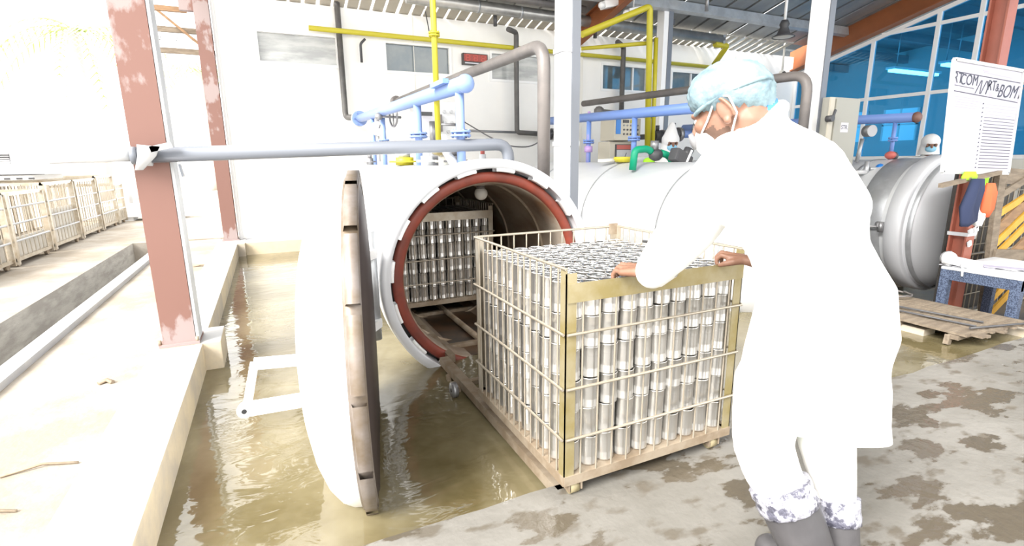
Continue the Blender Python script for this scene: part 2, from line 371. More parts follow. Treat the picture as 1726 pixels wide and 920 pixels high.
# pool kerbs
o = MB().box(-0.70, -0.45, -4, 7.9, -0.6, 0.1).build('trim_2', [M['curb'], M['curbside']], bevel=0.008); o['kind'] = 'structure'
for p in o.data.polygons:
    if p.normal.x > 0.7: p.material_index = 1
o = MB().box(-0.45, 10.77, 7.7, 8.1, -0.6, 0.1).build('trim_3', [M['curb'], M['curbside']], bevel=0.008); o['kind'] = 'structure'
for p in o.data.polygons:
    if p.normal.y < -0.7: p.material_index = 1
for k, (y0, y1, x1) in enumerate(((3.40, 3.72, -0.355), (7.62, 8.2, -0.36))):
    o = MB().box(-0.70, x1, y0, y1, -0.6, 0.105).build('trim_%d' % (4 + k), [M['curb'], M['curbside']], bevel=0.006); o['kind'] = 'structure'
    for p in o.data.polygons:
        if p.normal.z < 0.7: p.material_index = 1
# yard ground with the drain trench
sbox('ground_yard', (-1.27, -0.70, -4, 8.42, -0.6, 0.085), M['sand'])
sbox('trim_6', (-1.37, -1.27, -4, 8.42, -0.6, 0.125), M['curb'], bevel=0.01)
sbox('floor_trench', (-1.75, -1.37, -4, 8.42, -0.6, -0.45), M['trench'])
o = MB().box(-14, -1.75, -4, 8.42, -0.6, 0.1).build('ground_left', [M['sand'], M['trench']]); o['kind'] = 'structure'
for p in o.data.polygons:
    if p.normal.x > 0.7: p.material_index = 1
sbox('ground_far', (-40, -0.45, 8.42, 70, -0.6, 0.1), M['sand'])

# back wall with five windows
wins = [(0.07, 1.07, 2.50, 2.87), (1.78, 2.755, 2.48, 2.86), (3.48, 4.45, 2.45, 2.84), (5.65, 6.63, 2.40, 2.80), (7.27, 8.25, 2.39, 2.78)]
mb = MB(); y0, y1 = 8.1, 8.28; zlo, zhi = 2.36, 2.90
mb.box(-0.42, 10.77, y0, y1, -0.1, zlo); mb.box(-0.42, 10.77, y0, y1, zhi, 3.28)
xs = [-0.42] + [v for w in wins for v in (w[0] - 0.04, w[1] + 0.04)] + [10.77]
for a, b in zip(xs[0::2], xs[1::2]): mb.box(a, b, y0, y1, zlo, zhi)
for w in wins:
    mb.box(w[0] - 0.04, w[1] + 0.04, y0, y1, zlo, w[2] - 0.04) if w[2] - 0.04 > zlo else None
    mb.box(w[0] - 0.04, w[1] + 0.04, y0, y1, w[3] + 0.04, zhi) if w[3] + 0.04 < zhi else None
mb.build('wall_back', M['wall'], origin=(0, 8.1, 0))['kind'] = 'structure'
for i, w in enumerate(wins):
    s = struct('window_%d' % (i + 1), (w[0], 8.1, w[2]))
    mb = MB(); f = 0.04
    mb.box(w[0] - f, w[1] + f, 8.085, 8.2, w[3], w[3] + f); mb.box(w[0] - f, w[1] + f, 8.085, 8.2, w[2] - f, w[2])
    mb.box(w[0] - f, w[0], 8.085, 8.2, w[2], w[3]); mb.box(w[1], w[1] + f, 8.085, 8.2, w[2], w[3])
    mb.build('window_frame', M['whitepaint'], s)
    xm = [w[0], (w[0] + w[1]) / 2 + (0.2 if i == 3 else 0), w[1]] if i > 1 else [w[0], w[1]]
    for a, b in zip(xm, xm[1:]): MB().box(a, b, 8.14, 8.15, w[2], w[3]).build('pane', M['winglass_pale' if i in (0, 2) else 'winglass'], s)
    if i > 1: MB().box(xm[1] - 0.015, xm[1] + 0.015, 8.11, 8.17, w[2], w[3]).build('mullion', M['whitepaint'], s)
for x in (2.2, 4.95, 8.9):
    MB().box(x - 0.004, x + 0.004, 8.094, 8.1, 0.1, 3.28).build('trim_7', M['offwhite'])['kind'] = 'structure'
sbox('trim_8', (-0.44, -0.40, 8.06, 8.30, 0.1, 4.2), M['whitepaint'])
sbox('trim_9', (5.06, 5.18, 8.02, 8.1, 0.1, 3.1), M['offwhite'])

# roof: sloping sheets, purlins, rafters, slatted eave
SL = 0.26
def rz(y): return 3.36 + SL * (8.1 - y)
YN = -2.5
ceil = struct('ceiling', (5, 5, 3.4))
x = -0.9; k = 0
while x < 11.2:
    dz = 0.006 * (k % 2)
    mb = MB()
    for a, b, h in ((0, 0.40, 0), (0.40, 0.46, 0.035), (0.46, 0.86, 0), (0.86, 0.92, 0.035)):
        mb.poly([(x + a, YN, rz(YN) + dz + h), (x + b, YN, rz(YN) + dz + h), (x + b, 7.78, rz(7.78) + dz + h), (x + a, 7.78, rz(7.78) + dz + h)])
        if h: 
            for q in (a, b): mb.poly([(x + q, YN, rz(YN) + dz), (x + q, 7.78, rz(7.78) + dz), (x + q, 7.78, rz(7.78) + dz + h), (x + q, YN, rz(YN) + dz + h)])
    mb.build('roof_sheet', M['roof'], ceil); x += 0.92; k += 1
for y in (7.0, 5.4, 3.8, 2.2, 0.6, -1.0):
    mb = MB(); mb.obox((5.2, y, rz(y) - 0.09), (6.1, 0, 0), (0, 0.045, -0.045 * SL), (0, 0.09 * SL * 0.6, 0.075)); mb.build('purlin', M['steel'], ceil)
for xx in (5.02,):
    mb = MB(); p0 = Vector((xx, 8.08, rz(8.08) - 0.34)); p1 = Vector((xx, YN, rz(YN) - 0.34))
    mb.plank(p0, p1, 0.12, 0.02); mb.plank(p0 + Vector((0, 0, .3)), p1 + Vector((0, 0, .3)), 0.12, 0.02); mb.plank(p0 + Vector((0, 0, .15)), p1 + Vector((0, 0, .15)), 0.02, 0.3)
    mb.build('rafter', M['orangepaint'], ceil)
x = -0.4
while x < 9.9:
    w = 0.15 if x < 7.5 else 0.11; g = (0.035 if x < 7.5 else 0.09) * random.uniform(0.5, 1.3)
    mb = MB(); mb.obox((x + w / 2, 8.0, rz(8.0) - 0.06), (w / 2, 0, 0), (0, 0.36, -0.36 * SL), (0, 0, 0.008)); mb.build('eave_slat', M['soffit'], ceil); x += w + g
# awning past the second red column, over the yard
aw = struct('ceiling_awning', (-1.4, 9, 3))
for y, z in ((8.25, 2.84), (8.25, 2.585)):
    MB().box(-1.42, -0.46, y, y + 0.05, z - 0.035, z + 0.03).build('gutter_beam', M['wood'], aw)
x = -1.42
while x < -0.5:
    MB().obox((x + 0.09, 8.85, 3.0 + (0.012 if int(x * 10) % 2 else 0)), (0.095, 0, 0), (0, 0.62, 0.30), (0, 0, 0.006)).build('awning_sheet', M['palegrey'], aw); x += 0.18
MB().plank((-1.06, 8.2, 3.06), (-0.50, 8.2, 2.56), 0.025, 0.03).build('brace', M['wood2'], aw)
MB().box(-1.1, -0.72, 8.18, 8.24, 3.04, 3.10).build('bracket', M['wood2'], aw)
MB().plank((-1.62, 8.2, 3.30), (-1.40, 8.2, 2.80), 0.05, 0.06).build('rake_board', M['palegrey'], aw)
MB().box(-0.78, -0.6, 7.98, 8.06, 3.02, 3.3).build('beam_end', M['rust'], aw)

# raking beam and blue glazing on the right
GX = 10.77
def gz(y): return 2.93 + SL * (8.1 - y)
bw = struct('trim_10', (GX, 5, 3))
MB().obox((GX - 0.05, 3.6, gz(3.6) + 0.27), (0.06, 0, 0), (0, 4.6, -4.6 * SL), (0, 0, 0.22)).build('raking_beam', M['orangepaint'], bw)
MB().obox((GX - 0.13, 3.6, gz(3.6) + 0.06), (0.08, 0, 0), (0, 4.6, -4.6 * SL), (0, 0, 0.012)).build('flange_plate', M['orangepaint'], bw)
gw = struct('window_6', (GX, 5, 1.1))
mul = [8.06, 6.5, 5.45, 4.85, 3.9, 2.9, 1.9, 0.9, -0.6]
for y in mul: MB().box(GX - 0.035, GX + 0.035, y - 0.032, y + 0.032, 1.08, gz(y)).build('mullion', M['whitepaint'], gw)
for z in (1.12, 2.24, 3.38):
    ys = min(8.06, 8.1 - (z - 2.93) / SL)
    MB().box(GX - 0.03, GX + 0.03, -0.6, ys, z - 0.03, z + 0.03).build('rail', M['whitepaint'], gw)
MB().obox((GX, 3.75, gz(3.75) - 0.03), (0.035, 0, 0), (0, 4.35, -4.35 * SL), (0, 0, 0.035)).build('rail', M['whitepaint'], gw)
for a, b in zip(mul, mul[1:]):
    for z0, z1 in ((1.12, 2.24), (2.24, 3.38), (3.38, 9)):
        pa, pb = min(z1, gz(a)), min(z1, gz(b))
        if pb <= z0: continue
        pts = [(GX, a, z0), (GX, b, z0), (GX, b, pb), (GX, a, pa)] if pa > z0 else [(GX, 8.1 - (z0 - 2.93) / SL, z0), (GX, b, z0), (GX, b, pb)]
        MB().poly(pts).build('pane', M['blueglass'], gw)
sbox('wall_right', (GX - 0.06, GX + 0.06, -0.6, 8.1, -0.6, 1.08), M['offwhite'])
# the room behind the glazing
sbox('wall_inner_room', (17.0, 17.1, -3, 12, 0, 4.6), M['roomwall'])
sbox('wall_inner_end', (10.85, 17.1, 12, 12.1, 0, 5.2), M['roomwall'])
sbox('floor_inner_room', (10.84, 17, -3, 12, -0.1, 0), M['roomwall'])
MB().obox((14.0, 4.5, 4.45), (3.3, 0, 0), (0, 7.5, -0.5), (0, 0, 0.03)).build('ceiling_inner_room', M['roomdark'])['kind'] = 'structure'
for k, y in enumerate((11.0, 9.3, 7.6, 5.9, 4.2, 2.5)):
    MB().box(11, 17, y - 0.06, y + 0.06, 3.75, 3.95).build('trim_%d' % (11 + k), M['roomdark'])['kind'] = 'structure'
for k, (y, z0, z1) in enumerate(((10.6, 1.6, 2.5), (9.2, 1.6, 2.5), (7.3, 1.5, 2.4), (5.0, 1.5, 2.5), (3.2, 1.2, 2.6))):
    s = struct('window_%d' % (7 + k), (16.98, y, z0))
    MB().box(16.95, 16.99, y - 0.45, y + 0.45, z0, z1).build('pane', M['daylit'], s)
    mb = MB(); mb.box(16.92, 16.98, y - 0.47, y - 0.43, z0, z1); mb.box(16.92, 16.98, y + 0.43, y + 0.47, z0, z1); mb.box(16.92, 16.98, y - 0.02, y + 0.02, z0, z1); mb.box(16.92, 16.98, y - 0.47, y + 0.47, (z0 + z1) / 2 - 0.02, (z0 + z1) / 2 + 0.02)
    mb.build('window_frame', M['whitepaint'], s)

for nm, lab, c, hw in (('strip_lamp', 'glowing strip lamp seen through the blue glass, farther of two', (14.0, 7.45, 3.05), 0.9), ('strip_lamp', 'short glowing lamp seen through the blue glass beside the whiteboard', (14.0, 6.72, 3.10), 0.28)):
    t = thing(nm, lab, 'lamp', c)
    MB().box(c[0] - hw, c[0] + hw, c[1] - 0.07, c[1] + 0.07, c[2] - 0.02, c[2] + 0.03).build('tube', M['lamp'], t)
    MB().box(c[0] - hw - 0.05, c[0] + hw + 0.05, c[1] - 0.10, c[1] + 0.10, c[2] + 0.03, c[2] + 0.08).build('housing', M['whitepaint'], t)
    for sx in (-0.8, 0.8): MB().cyl((c[0] + sx * hw, c[1], c[2] + 0.08), (c[0] + sx * hw, c[1], 4.22), 0.012, 6).build('hanger', M['steel'], t)
# ------------------------------------------------------------------ columns
def hcolumn(name, label, x, y, z0, z1, w, m, side, parts=True, group=None):
    t = thing(name, label, 'column', (x, y, z0), group)
    MB().box(x - w / 2, x + w / 2, y - w / 2, y - w / 2 + 0.012, z0 + 0.012, z1).build('flange', m, t)
    MB().box(x - w / 2, x + w / 2, y + w / 2 - 0.012, y + w / 2, z0 + 0.012, z1).build('flange', m, t)
    MB().box(x - 0.006, x + 0.006, y - w / 2 + 0.012, y + w / 2 - 0.012, z0 + 0.012, z1).build('web', side, t)
    MB().box(x - w * 0.62, x + w * 0.62, y - w * 0.62, y + w * 0.62, z0, z0 + 0.014).build('base_plate', m, t)
    return t
c1 = hcolumn('steel_column', 'weathered red column with peeling pink patches and a rag tied round it', -0.565, 3.50, 0.105, 4.4, 0.165, M['rust'], M['palegrey'])
for dx, dy in ((-0.1, -0.07), (0.09, -0.08), (0.09, 0.08), (-0.09, 0.09)):
    MB().cyl((-0.565 + dx, 3.50 + dy, 0.11), (-0.565 + dx, 3.50 + dy, 0.145), 0.01, 6).build('anchor_bolt', M['rustbrown'], c1)
MB().box(-0.48, -0.465, 3.42, 3.58, 0.12, 4.4).build('painted_glare_strip', M['palegrey'], c1)  # pale strip paints the glare on the column's right side
c2 = hcolumn('steel_column', 'faded red column standing at the left end of the white wall', -0.54, 8.05, 0.105, 3.36, 0.17, M['rust'], M['rust'])
c3 = hcolumn('steel_column', 'orange red column carrying the whiteboard beside the table', 5.2, 2.22, -0.35, 4.8, 0.125, M['redpaint'], M['redpaint'])
def wcolumn(label, x, y, z0, z1, w, capm=None):
    t = thing('steel_column', label, 'column', (x, y, z0))
    MB().box(x - w / 2, x + w / 2, y - w / 2, y + w / 2, z0, z1).build('shaft', M['whitepaint'], t, bevel=0.006)
    MB().box(x + w * 0.06, x + w / 2 + 0.012, y - w / 2 - 0.012, y + w / 2 + 0.004, z0, z1).build('painted_shade_strip', M['greyplastic'], t)  # grey strip paints shade on the right of the post's front face
    MB().box(x - w / 2 - 0.02, x + w / 2 + 0.03, y - w / 2 - 0.02, y + w / 2 + 0.02, z0, z0 + 0.02).build('base_plate', M['steel'], t)
    return t
w1 = wcolumn('white column with its shaded edge painted grey rising just behind the open vessel', 2.05, 3.40, -0.5, 4.4, 0.125)
for z in (1.25, 1.9): MB().box(1.98, 2.132, 3.33, 3.47, z, z + 0.035).build('clip', M['steel'], w1)
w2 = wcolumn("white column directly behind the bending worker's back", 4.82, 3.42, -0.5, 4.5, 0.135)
w3 = wcolumn('slim white column with shaded side painted grey near the yellow pipe frame', 6.15, 7.10, -0.35, 3.56, 0.17)
MB().box(6.24, 6.33, 7.05, 7.15, 3.30, 3.38).build('bracket', M['darkgrey'], w3)
# ================================================================== RETORTS (three alike pressure vessels along Y)
ZC = 0.46
def vessel_common(t, x0, yb):
    MB().lathe((x0, 0, ZC), (0, 1, 0), [(2.98, 0.655), (yb, 0.655), (yb, 0.655), (yb + 0.08, 0.60), (yb + 0.15, 0.40), (yb + 0.18, 0.0)], 72).build('shell', M['jacket'], t)
    for y in (3.5, 4.7, 5.9):
        MB().lathe((x0, 0, ZC), (0, 1, 0), [(y, 0.655), (y, 0.661), (y + 0.035, 0.661), (y + 0.035, 0.655)], 72).build('jacket_band', M['steel'], t)
    for y in (3.4, 4.9, 6.4):
        mb = MB(); mb.box(x0 - 0.45, x0 + 0.45, y - 0.09, y + 0.09, -0.5, -0.19); mb.box(x0 - 0.52, x0 + 0.52, y - 0.14, y + 0.14, -0.5, -0.44); mb.build('saddle', M['curbside'], t)
YB = 6.6
# ---- the open vessel
X1 = 1.215
r1 = thing('retort_vessel', 'large open horizontal retort with a red-rimmed round mouth and loaded basket inside', 'pressure vessel', (X1, 2.85, -0.5))
mb = MB(); mb.lathe((X1, 0, ZC), (0, 1, 0), [(3.02, 0.655), (YB, 0.655), (YB + 0.08, 0.60), (YB + 0.16, 0.0)], 72)
mb.build('shell', M['jacket'], r1)
for y in (3.6, 4.8, 6.0):
    MB().lathe((X1, 0, ZC), (0, 1, 0), [(y, 0.655), (y, 0.661), (y + 0.035, 0.661), (y + 0.035, 0.655)], 72).build('jacket_band', M['steel'], r1)
for y in (3.3, 4.9, 6.4):
    mb = MB(); mb.box(X1 - 0.45, X1 + 0.45, y - 0.09, y + 0.09, -0.5, -0.19); mb.box(X1 - 0.58, X1 + 0.58, y - 0.12, y + 0.12, -0.5, -0.4); mb.build('saddle', M['curbside'], r1)
MB().lathe((X1, 0, ZC), (0, 1, 0), [(2.83, 0.645), (2.82, 0.655), (2.82, 0.69), (2.83, 0.70), (2.99, 0.70), (3.02, 0.655), (3.02, 0.60), (2.99, 0.60), (2.99, 0.645), (2.83, 0.645)], 96).build('lock_ring', M['ringsteel'], r1)
for k in range(16):
    a = PI / 2 + 2 * PI * k / 16 + 0.03
    MB().lathe((X1, 0, ZC), (0, 1, 0), [(2.832, 0.646), (2.825, 0.640), (2.825, 0.630), (2.832, 0.625), (2.89, 0.625), (2.89, 0.646)], 5, a, a + 0.19).build('lock_lug', M['whitepaint'], r1)
MB().lathe((X1, 0, ZC), (0, 1, 0), [(2.95, 0.648), (2.95, 0.60), (2.90, 0.60), (2.90, 0.592), (2.99, 0.592)], 96).build('lug_channel', M['darkseat'], r1)
MB().lathe((X1, 0, ZC), (0, 1, 0), [(2.90, 0.624), (2.872, 0.622), (2.865, 0.608), (2.868, 0.574), (2.88, 0.562), (2.92, 0.560)], 96).build('gasket', M['gasket'], r1)
MB().lathe((X1, 0, ZC), (0, 1, 0), [(2.89, 0.561), (2.90, 0.553), (3.06, 0.553), (3.08, 0.572), (YB, 0.572), (YB, 0.0)], 96).build('inner_liner', M['liner'], r1)
for y in (3.25, 3.85, 4.6):
    MB().lathe((X1, 0, ZC), (0, 1, 0), [(y, 0.5725), (y, 0.558), (y + 0.014, 0.558), (y + 0.014, 0.5725)], 96).build('liner_rib', M['rustbrown'], r1)
for y in (4.35, 4.75): MB().obox((X1 + 0.555, y, ZC + 0.04), (0.012, 0, 0), (0, 0.035, 0), (0, 0, 0.38)).build('inner_bar', M['rustbrown'], r1)
for x in (0.905, 1.505):
    MB().box(x - 0.022, x + 0.022, 2.80, 6.3, -0.05, -0.002).build('rail', M['rustbrown'], r1)
MB().cyl((1.215, 2.98, -0.055), (1.215, 6.3, -0.055), 0.022, 12).build('steam_pipe', M['rustbrown'], r1)
MB().box(0.97, 1.46, 2.92, 6.4, -0.10, -0.075).build('sludge_floor', M['sludge'], r1)
for y in (3.1, 3.9, 4.7): MB().box(0.80, 1.62, y - 0.02, y + 0.02, -0.075, -0.05).build('cross_tie', M['rustbrown'], r1)
# the folding bridge rails to the platform, on a wheeled leg
br = thing('bridge_rails', 'rusty rail bridge linking the open vessel to the platform on a wheeled leg', 'rails', (1.2, 2.1, -0.5))
for x in (0.85, 1.505):
    MB().obox((x, 2.09, -0.022), (0.026, 0, 0), (0, 0.70, 0.0), (0, 0, 0.022)).build('rail', M['rustbrown'], br)
for y in (1.65, 2.5): MB().box(0.85, 1.505, y - 0.02, y + 0.02, -0.066, -0.044).build('cross_tie', M['rustbrown'], br)
for x in (0.80, 1.505):
    lg = MB(); lg.plank((x + 0.02, 2.62, -0.04), (x + 0.005, 2.48, -0.26), 0.022, 0.022, (1, 0, 0)); lg.plank((x + 0.02, 2.44, -0.04), (x + 0.005, 2.46, -0.26), 0.022, 0.022, (1, 0, 0))
    o = lg.build('leg', M['rustbrown'], br)
    MB().cyl((x - 0.02, 2.44, -0.05), (x - 0.0, 2.44, -0.05), 0.042, 16).build('wheel', M['wire'], br)
    MB().lathe((x - 0.035, 2.40, -0.035), (1, 0, 0), [(0, 0.012), (0.0, 0.040), (0.03, 0.040), (0.03, 0.012)], 16).build('wheel', M['greymetal'], br)

# ---- its round door, swung right open
dc = Vector((0.317, 2.118, 0.425)); ph = math.radians(79); dt = Vector((math.cos(ph), math.sin(ph), 0)); dn = Vector((-dt.y, dt.x, 0))   # dn points outward (left)
dr = thing('vessel_door', 'big white domed vessel door swung open, seen almost edge-on over the pool', 'door', (dc.x, dc.y, -0.3))
MB().lathe(dc, dn, [(0.03, 0.66), (0.07, 0.655), (0.11, 0.635), (0.15, 0.59), (0.185, 0.52), (0.215, 0.42), (0.24, 0.28), (0.252, 0.12), (0.255, 0.0)], 72).build('dome', M['whitepaint'], dr)
MB().lathe(dc, dn, [(-0.018, 0.0), (-0.018, 0.60), (-0.012, 0.615), (-0.012, 0.645)], 72).build('inner_face', M['doorface'], dr)
MB().lathe(dc, dn, [(-0.014, 0.64), (-0.014, 0.668), (0.04, 0.668), (0.045, 0.64)], 72).build('rim', M['doorrim'], dr)
for k in range(16):
    a = 2 * PI * k / 16 + 0.08
    MB().lathe(dc, dn, [(-0.012, 0.666), (-0.012, 0.694), (0.028, 0.694), (0.034, 0.666)], 8, a, a + 0.345).build('lug', M['doorrim'], dr)
hz = dc + dt * 0.70
MB().cyl((0.47, 2.84, 0.16), (0.47, 2.84, 0.78), 0.035, 16).build('hinge_pin', M['steel'], dr)
for z in (0.26, 0.66): MB().plank(dc + dn * 0.1 + dt * 0.5 + Vector((0, 0, z - dc.z)), (0.47, 2.84, z), 0.09, 0.05).build('hinge_arm', M['whitepaint'], dr)
# locking handle that sticks out of the dome
def dp(a, b, z): return dc + dn * a + dt * b + Vector((0, 0, z - dc.z))
hb = MB(); A = dp(0.16, -0.12, 0.235); B = dp(0.46, -0.16, 0.235); hb.plank(A, B, 0.03, 0.05); hb.cyl(B - dt * 0.016, B + dt * 0.016, 0.028, 20); o = hb.build('handle_arm', M['whitepaint'], dr)
MB().cyl(B - dt * 0.022, B + dt * 0.022, 0.009, 12).build('pin', M['black'], dr)
MB().plank(B + dt * 0.03, dp(0.46, 0.04, 0.34), 0.025, 0.03).build('handle_link', M['whitepaint'], dr)
MB().plank(dp(0.46, 0.04, 0.34), dp(0.2, 0.06, 0.33), 0.025, 0.045).build('handle_link', M['whitepaint'], dr)

# ---- the two closed vessels
def closed_vessel(x0, label, first):
    t = thing('retort_vessel', label, 'pressure vessel', (x0, 2.85, -0.5))
    vessel_common(t, x0, YB)
    MB().lathe((x0, 0, ZC), (0, 1, 0), [(3.30, 0.657), (3.30, 0.668), (3.10, 0.668), (3.06, 0.657)], 72).build('end_band', M['steel'], t)
    MB().lathe((x0, 0, ZC), (0, 1, 0), [(3.02, 0.655), (3.0, 0.70), (2.87, 0.70), (2.85, 0.685), (2.85, 0.64)], 96).build('lock_ring', M['ringsteel'], t)
    MB().lathe((x0, 0, ZC), (0, -1, 0), [(-2.87, 0.66), (-2.83, 0.655), (-2.80, 0.64), (-2.72, 0.585), (-2.65, 0.47), (-2.605, 0.30), (-2.59, 0.12), (-2.588, 0.0)], 72).build('door_dome', M['ringsteel'], t)
    MB().lathe((x0, 0, ZC), (0, -1, 0), [(-2.85, 0.645), (-2.80, 0.66), (-2.78, 0.645)], 72).build('door_rim', M['steel'], t)
    MB().plank((x0 - 0.16, 2.60, ZC + 0.05), (x0 + 0.26, 2.60, ZC + 0.05), 0.02, 0.045).build('door_handle', M['whitepaint'], t)
    mb = MB(); mb.cyl((x0 - 0.66, 3.08, ZC + 0.02), (x0 - 0.73, 3.02, ZC + 0.02), 0.03, 12); mb.cyl((x0 - 0.72, 3.02, ZC + 0.05), (x0 - 0.72, 3.02, ZC - 0.05), 0.024, 12); mb.tube([(x0 - 0.72, 3.03, ZC + 0.0), (x0 - 0.74, 3.3, ZC - 0.01), (x0 - 0.74, 3.6, ZC - 0.03)], 0.012, 8)
    mb.build('lock_lever', M['greymetal'], t)
    return t
r2 = closed_vessel(3.72, 'closed silver retort half hidden behind the worker and the wire basket', False)
r3 = closed_vessel(6.22, 'closed silver retort with rounded door, beside the red column on the right', True)

# ================================================================== PIPEWORK
def pipe_thing(name, label, pts, r, m, bendr=0.1, seg=14, group=None, cat='pipe'):
    o = MB().tube(bend(pts, bendr) if len(pts) > 2 else pts, r, seg).build(name, m)
    return tag(o, label, cat, group)
# grey-blue plastic pipe across the left, propped on the first column
gp = thing('plastic_water_pipe', 'long grey-blue plastic pipe running level past the first red column', 'pipe', (0.4, 3.36, 1.16))
MB().tube(bend([(-0.62, 3.36, 1.195), (1.56, 3.36, 1.262), (1.56, 3.36, 1.10)], 0.10), 0.041, 16).build('pipe', M['greyplastic'], gp)
MB().cyl((-0.98, 3.36, 1.185), (-0.60, 3.36, 1.196), 0.030, 16).build('narrow_end', M['palegrey'], gp)
MB().lathe((-0.64, 3.36, 1.195), (1, 0, 0), [(0, 0.035), (0, 0.046), (0.03, 0.046), (0.03, 0.04)], 16).build('collar', M['greyplastic'], gp)
rg = thing('rag', 'white rag knotted round the grey-blue pipe at the first column', 'rag', (-0.55, 3.3, 1.1))
MB().loft([[(-0.60 + a * 0.05 + dx, 3.355 + 0.053 * math.cos(q), 1.193 + 0.053 * math.sin(q)) for q in [k * PI / 6 for k in range(12)]] for a, dx in ((0, 0), (1, 0.0))]).build('wrap', M['curb'], rg)
mb = MB(); mb.loft([[(-0.545 + ox, 3.29 + oy, 1.25 + oz) for ox, oy, oz in ((-.05, 0, .0), (.05, 0, -.01), (.05, .02, -.01), (-.05, .02, 0))], [(-0.57 + ox, 3.29 + oy, 1.19 + oz) for ox, oy, oz in ((-.03, 0, .0), (.05, 0, -.0), (.05, .02, -.0), (-.03, .02, 0))], [(-0.60 + ox, 3.285 + oy, 1.12 + oz) for ox, oy, oz in ((-.02, 0, .0), (.015, 0, 0), (.015, .015, 0), (-.02, .015, 0))]])
mb.build('tail', M['curb'], rg)
MB().plank((-0.54, 3.30, 1.225), (-0.44, 3.30, 1.25), 0.02, 0.03).build('strap_end', M['curb'], rg)
MB().plank((-0.43, 3.38, 1.15), (-0.42, 3.38, 1.08), 0.05, 0.01).build('strap_end', M['greyplastic'], rg)

# pale blue steam header over each vessel, with flanged risers
def header(x, z, ya, yb, m, label, risers, cap, flange_end=True, r=0.053):
    t = thing('steam_header', label, 'pipe', (x, (ya + yb) / 2, z - 0.5))
    p0 = Vector((x, ya, z)); p1 = Vector((x, yb, z + 0.09))
    MB().cyl(p0, p1, r, 20).build('header_pipe', m, t)
    MB().ball(p0, r * 1.12, 3, (1, 0.8, 1)).build('end_cap', cap, t)
    if flange_end:
        mb = MB(); flange(mb, p1, p1 - p0, r * 1.9, 0.02); mb.build('end_flange', m, t)
        MB().cyl(p1 + Vector((0, 0.05, 0)), p1 + Vector((0, 0.10, 0)), r * 1.9, 20).build('blind_plate', M['offwhite'], t)
    for y, rr in risers:
        zt = z + 0.09 * (y - ya) / (yb - ya); zf = 1.33 if y < 4.2 else 1.37
        mb = MB(); mb.cyl((x, y, 1.10), (x, y, zt - r * 0.6), rr, 14); mb.build('riser', m, t)
        mb = MB(); flange(mb, (x, y, zf), (0, 0, 1), rr * 2.3); mb.build('riser_flange', m, t)
    return t
h1 = header(X1, 1.635, 3.26, 7.4, M['bluepipe'], 'pale blue steam header with flanged risers above the open vessel', ((3.38, 0.030), (4.45, 0.033), (5.9, 0.026), (6.5, 0.024)), M['bluepipe'])
MB().box(X1 - 0.09, X1 - 0.05, 3.45, 3.75, 1.66, 1.69).build('lift_plate', M['bluepipe2'], h1)
h2 = header(3.72, 1.60, 3.3, 6.6, M['bluepipe2'], 'blue steam header passing behind the worker\'s head', ((3.55, 0.035), (4.7, 0.03), (5.6, 0.03)), M['bluepipe2'], False)
h3 = header(6.22, 1.545, 3.22, 6.6, M['bluepipe2'], 'blue steam header with rusty end cap in front of the blue glazing', ((3.42, 0.02), (4.6, 0.03)), M['rust'], False, 0.05)
# dial gauge and handwheel on the first header
gg = thing('pressure_gauge', 'round grey dial gauge hanging below the far end of the pale blue header', 'gauge', (1.30, 6.35, 1.42))
MB().cyl((1.24, 6.35, 1.53), (1.24, 6.27, 1.53), 0.085, 24).build('dial_case', M['palegrey'], gg)
MB().cyl((1.24, 6.269, 1.53), (1.24, 6.262, 1.53), 0.07, 24).build('dial_face', M['paper'], gg)
MB().plank((1.24, 6.26, 1.53), (1.26, 6.26, 1.575), 0.008, 0.004, (0, 1, 0)).build('needle', M['black'], gg)
MB().tube([(1.24, 6.31, 1.60), (1.24, 6.33, 1.66)], 0.02, 8).build('stem', M['greymetal'], gg)
MB().tube([(1.24, 6.31, 1.45), (1.24, 6.31, 1.15)], 0.006, 6).build('tube', M['greymetal'], gg)
def handwheel(label, c, r, axis, m):
    t = thing('hand_wheel_valve', label, 'valve', c)
    c = Vector(c); d, u, w = basis(axis)
    MB().tube([c + (u * math.cos(2 * PI * k / 24) + w * math.sin(2 * PI * k / 24)) * r for k in range(25)], r * 0.11, 6, caps=False).build('wheel_rim', m, t)
    mb = MB()
    for k in range(4): mb.cyl(c, c + (u * math.cos(PI * k / 2) + w * math.sin(PI * k / 2)) * r, r * 0.07, 6)
    mb.build('spokes', m, t)
    MB().cyl(c - d * r * 0.9, c + d * r * 1.8, r * 0.13, 8).build('spindle', m, t)
    MB().ball(c + d * r * 1.7, r * 0.42, 2).build('valve_body', m, t)
    return t
handwheel('grey hand-wheel valve on the second riser of the pale blue header', (1.33, 5.88, 1.63), 0.10, (-1, -0.2, 0), M['greymetal'])
handwheel('dark hand-wheel valve beside the blue cross pipe near the worker\'s mask', (5.76, 5.80, 1.56), 0.13, (0.1, -1, 0), M['greymetal'])
